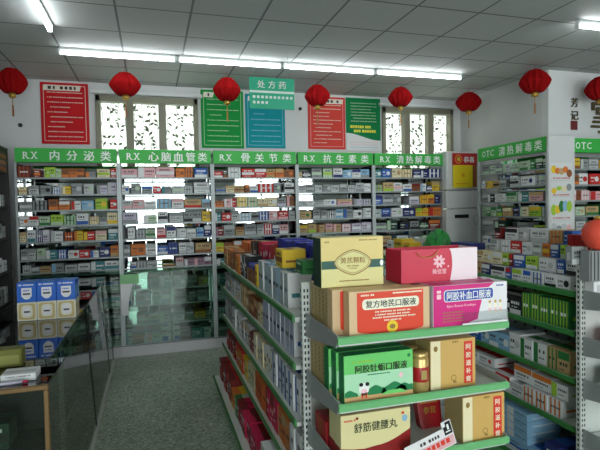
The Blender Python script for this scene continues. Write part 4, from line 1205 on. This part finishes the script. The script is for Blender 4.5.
# ------------------------------------------------------------------ glass counters on the left
mat('counter_rail', rgb(200, 200, 194), 0.45, 0.1)
CT = .9
def counter_long():
    y0, y1 = 2.44, 5.3
    t = thing('glass_counter', (0, 0, 0), 'long glass display counter along the left with sloping front panes', 'counter')
    xb, xt, xk = -.41, -.462, -.98
    b = MB(); b.box(xk, y0, 0, xb - .012, y1, .05, 'black', .002); b.build('base', t)
    b = MB(); b.box(xb - .012, y0, .0, xb + .01, y1, .05, 'counter_rail', .003); b.build('floor_rail', t)
    js = [y0, 3.7, 4.87, y1]
    for a, c in zip(js, js[1:]):
        b = MB(); vs = []
        for (x, z) in ((xb, .045), (xt, CT - .008)):
            vs += [(x, a + .003, z), (x, c - .003, z)]
        b.add(vs, [(0, 1, 3, 2)], 'counter_glass')
        for yy in (a, c):
            b.add([(xb + .002, yy - .02, .045), (xb + .002, yy + .02, .045), (xt + .002, yy + .02, CT - .008), (xt + .002, yy - .02, CT - .008), (xb - .006, yy - .02, .045), (xb - .006, yy + .02, .045), (xt - .006, yy + .02, CT - .008), (xt - .006, yy - .02, CT - .008)], [(0, 1, 2, 3), (0, 3, 7, 4), (1, 5, 6, 2), (4, 7, 6, 5)], 'glass_edge')
        b.build('front_pane', t)
    b = MB(); b.box(xk, y0 - .01, CT - .008, xt + .006, y1 + .01, CT, 'counter_glass'); b.box(xt + .006, y0 - .01, CT - .008, xt + .0085, y1 + .01, CT, 'glass_edge'); b.box(xk, y0 - .0125, CT - .008, xt + .006, y0 - .01, CT, 'glass_edge'); b.build('glass_top', t)
    b = MB(); b.box(xk, y0 + .01, .47, -.45, y1 - .01, .478, 'counter_glass'); b.box(-.45, y0 + .01, .468, -.446, y1 - .01, .48, 'glass_edge'); b.build('glass_shelf', t)
    for yy in (y0, y1 - .004):
        b = MB(); b.add([(xk, yy, .05), (xb, yy, .05), (xt, yy, CT - .008), (xk, yy, CT - .008)], [(0, 1, 2, 3)], 'counter_glass'); b.build('end_pane', t)
    b = MB(); b.box(xk - .02, y0, 0, xk, y1, CT - .008, 'dark_wood', .002); b.build('back_doors', t)
counter_long()
# stock inside the long counter
rnd = random.Random(31)
for (z, nm) in ((.0515, 'floor'), (.4795, 'shelf')):
    y = 5.08; k = 0
    while y > 2.75:
        w = rnd.uniform(.1, .17)
        code = rnd.choice(['gv', 'Dv', 'e', 'qe', 'gG', 'ev', 'bt', 'wG', 'g'])
        a1, a2, _k = words_for(code)
        med_box('counter_stock_box', w, .14, rnd.uniform(.07, .13), code, (-.66 + rnd.uniform(0, .02), y, z), PI / 2, '%s and %s box, %s from far end, on %s inside long counter' % (a1, a2, ordinal(k), nm), 'medicine box', 'stock inside the glass counter', rnd)
        y -= w + rnd.uniform(.06, .14); k += 1
# flip: boxes face +x
# blue and gold cartons on the counter
mat('carton_blue', rgb(24, 98, 200), 0.4); mat('carton_gold', rgb(196, 176, 118), 0.4); mat('carton_cream', rgb(226, 222, 204), 0.45)
def shield(cx, z0, w, h): return [(cx - w, z0 + h), (cx - w, z0 + h * .3), (cx - w * .5, z0 + h * .06), (cx, z0), (cx + w * .5, z0 + h * .06), (cx + w, z0 + h * .3), (cx + w, z0 + h)]
def counter_carton(loc, kind, label):
    b = MB(); w, h, d = .106, .118 if kind == 'blue' else .112, .075
    m = 'carton_blue' if kind == 'blue' else 'carton_cream'
    b.box(0, 0, 0, w, d, h, m, .002)
    if kind == 'blue':
        b.fpoly(shield(w / 2, .016, .028, .07), -.0008, 'box_white'); b.front(w / 2 - .02, .045, w / 2 + .02, .055, -.0014, 'ink'); b.marks(w / 2 - .02, w / 2 + .02, .07, .008, -.0014, 'carton_blue', random.Random(1))
        b.marks(.012, .09, .104, .008, -.0008, 'box_white', random.Random(2))
        b.quad([(.02, .02, h + .0006), (.086, .02, h + .0006), (.086, .05, h + .0006), (.02, .05, h + .0006)], 'card_l')
    else:
        b.fpoly(rrect(.008, .008, w - .008, h - .008, .012), -.0008, 'carton_gold'); b.fpoly(rrect(.022, .02, w - .022, h - .016, .02), -.0014, 'carton_cream')
        b.fpoly(rrect(.034, .03, w - .034, .085, .012), -.002, 'box_white'); b.front(w / 2 - .016, .05, w / 2 + .016, .06, -.0026, 'ink')
        b.quad([(.02, .02, h + .0006), (.086, .02, h + .0006), (.086, .05, h + .0006), (.02, .05, h + .0006)], 'carton_gold')
    b.quad([(w + .0007, .01, .02), (w + .0007, d - .01, .02), (w + .0007, d - .01, h - .03), (w + .0007, .01, h - .03)], 'carton_gold' if kind != 'blue' else 'card_l')
    return tag(b.build('counter_carton', None, loc), label, 'carton', kind + ' cartons stacked on the glass counter')
nm3 = ['left', 'middle', 'right']
for r_ in range(2):
    for k in range(3):
        x = -.787 + .1085 * k; y = 3.3 + .08 * r_
        counter_carton((x, y, CT + .0012), 'gold', 'cream and gold carton, %s of three, %s row, on the glass counter' % (nm3[k], ['front', 'rear'][r_]))
        counter_carton((x + .001, y + .001, CT + .1142), 'blue', 'blue carton with white shield, %s of three, %s row, on the gold cartons' % (nm3[k], ['front', 'rear'][r_]))

# brass-framed counter nearest the camera
def counter_brass():
    x0, x1, y0, y1 = -1.85, -.392, 2.04, 2.42
    t = thing('glass_counter', (0, 0, 0), 'low brass-framed glass counter at the lower left corner', 'counter')
    f = .018
    for (xa, ya, nm) in ((x1 - f, y0, 0), (x0, y0, 0), (x0, y1 - f, 0), (-1.1, y0, 0)):
        b = MB(); b.box(xa, ya, .06, xa + f, ya + f, CT - f, 'brass', .003); b.build('brass_post', t)
    for (xa, ya, xb_, yb_, za) in ((x0, y0, x1, y0 + f, CT - f), (x0, y0 + f, x0 + f, y1 - f, CT - f)):
        b = MB(); b.box(xa, ya, za, xb_, yb_, za + f, 'brass', .003); b.build('brass_rail', t)
    b = MB(); b.box(x0, y0, 0, x1, y1, .06, 'black', .003); b.build('base', t)
    b = MB(); b.box(x0 + f, y0 + f, CT - .006, x1, y1, CT - .001, 'counter_glass'); b.box(x1, y0 + f, CT - .007, x1 + .002, y1, CT - .001, 'glass_edge'); b.build('glass_top', t)
    b = MB(); b.quad([(x0, y0 + .008, .06), (x1, y0 + .008, .06), (x1, y0 + .008, CT - f), (x0, y0 + .008, CT - f)], 'counter_glass'); b.build('front_pane', t)
    b = MB(); b.quad([(x1 - .008, y0, .06), (x1 - .008, y1, .06), (x1 - .008, y1, CT - f), (x1 - .008, y0, CT - f)], 'counter_glass'); b.build('side_pane', t)
    for z in (.34, .62):
        b = MB(); b.box(x0 + .01, y0 + .02, z, x1 - .02, y1 - .02, z + .006, 'counter_glass'); b.box(x0 + .01, y0 + .017, z - .002, x1 - .02, y0 + .02, z + .008, 'glass_edge'); b.build('glass_shelf', t)
    b = MB(); b.box(x0, y1 - .008, .06, x1 - .03, y1 - .004, CT - f, 'dark_wood'); b.build('back_panel', t)
counter_brass()
for k, (x, z, code) in enumerate([(-.66, .6275, 'Dk'), (-.53, .3475, 'ge'), (-.66, .3475, 'we'), (-.56, .0615, 'eq')]):
    a1, a2, _k = words_for(code)
    lone('counter_stock_box', code, (x, 2.16, z), .1, .12, .1, 0, '%s and %s box inside brass-framed counter, %s' % (a1, a2, ['upper shelf', 'middle shelf right', 'middle shelf left', 'floor'][k]), 80 + k)
lone('counter_top_box', 'we', (-.572, 2.12, CT + .0012), .122, .09, .028, 0, 'flat white box lying on the brass-framed counter', 90, 'foot', 'box')
b = MB(); mat('olive_packet', rgb(112, 112, 44), .6); mat('olive_pale', rgb(146, 148, 78), .6); b.box(0, 0, 0, .12, .07, .075, 'olive_packet', .004)
b.front(.01, .012, .11, .05, -.0008, 'olive_pale'); b.quad([(.005, .03, .0757), (.115, .03, .0757), (.115, .036, .0757), (.005, .036, .0757)], 'seam')
tag(b.build('counter_top_box', None, (-.665, 2.33, CT + .0012)), 'yellow-green packet behind the flat white box on the near counter', 'packet')
b = MB(); b.tube([(-.07, 0, .006), (.05, .01, .006)], .0055, 'card_h', 10); b.tube([(.05, .01, .006), (.068, .0115, .006)], .004, 'card_P', 10); b.tube([(-.075, 0, .0085), (-.03, .004, .0125)], .0015, 'steel', 6)
tag(b.build('pen', None, (-.54, 2.085, CT + .0005)), 'lilac pen lying on the edge of the brass-framed counter', 'pen')

# green and white leaflet bag hanging at the second RX cabinet
t = thing('hanging_leaflet', (-.335, 5.485, .45), 'white leaflet with pale green top hanging on the second RX cabinet post', 'leaflet')
mat('leaflet_green', rgb(150, 214, 150), .5)
b = MB(); b.box(0, -.006, .335, .185, 0, .435, 'leaflet_green', .001); b.build('green_header', t)
b = MB()
vs = []
for k in range(11):
    u = k / 10; z = .335 * (1 - u); bulge = .025 * math.sin(PI * u)
    vs += [(.0 + .015 * u, -.004 - bulge, z), (.125 - .05 * math.sin(PI * u * .6), -.004 - bulge * .4, z)]
b.add(vs, [(2 * k, 2 * k + 2, 2 * k + 3, 2 * k + 1) for k in range(10)] + [(2 * k, 2 * k + 1, 2 * k + 3, 2 * k + 2) for k in range(0)], 'box_white', True)
b.build('white_sheet', t)
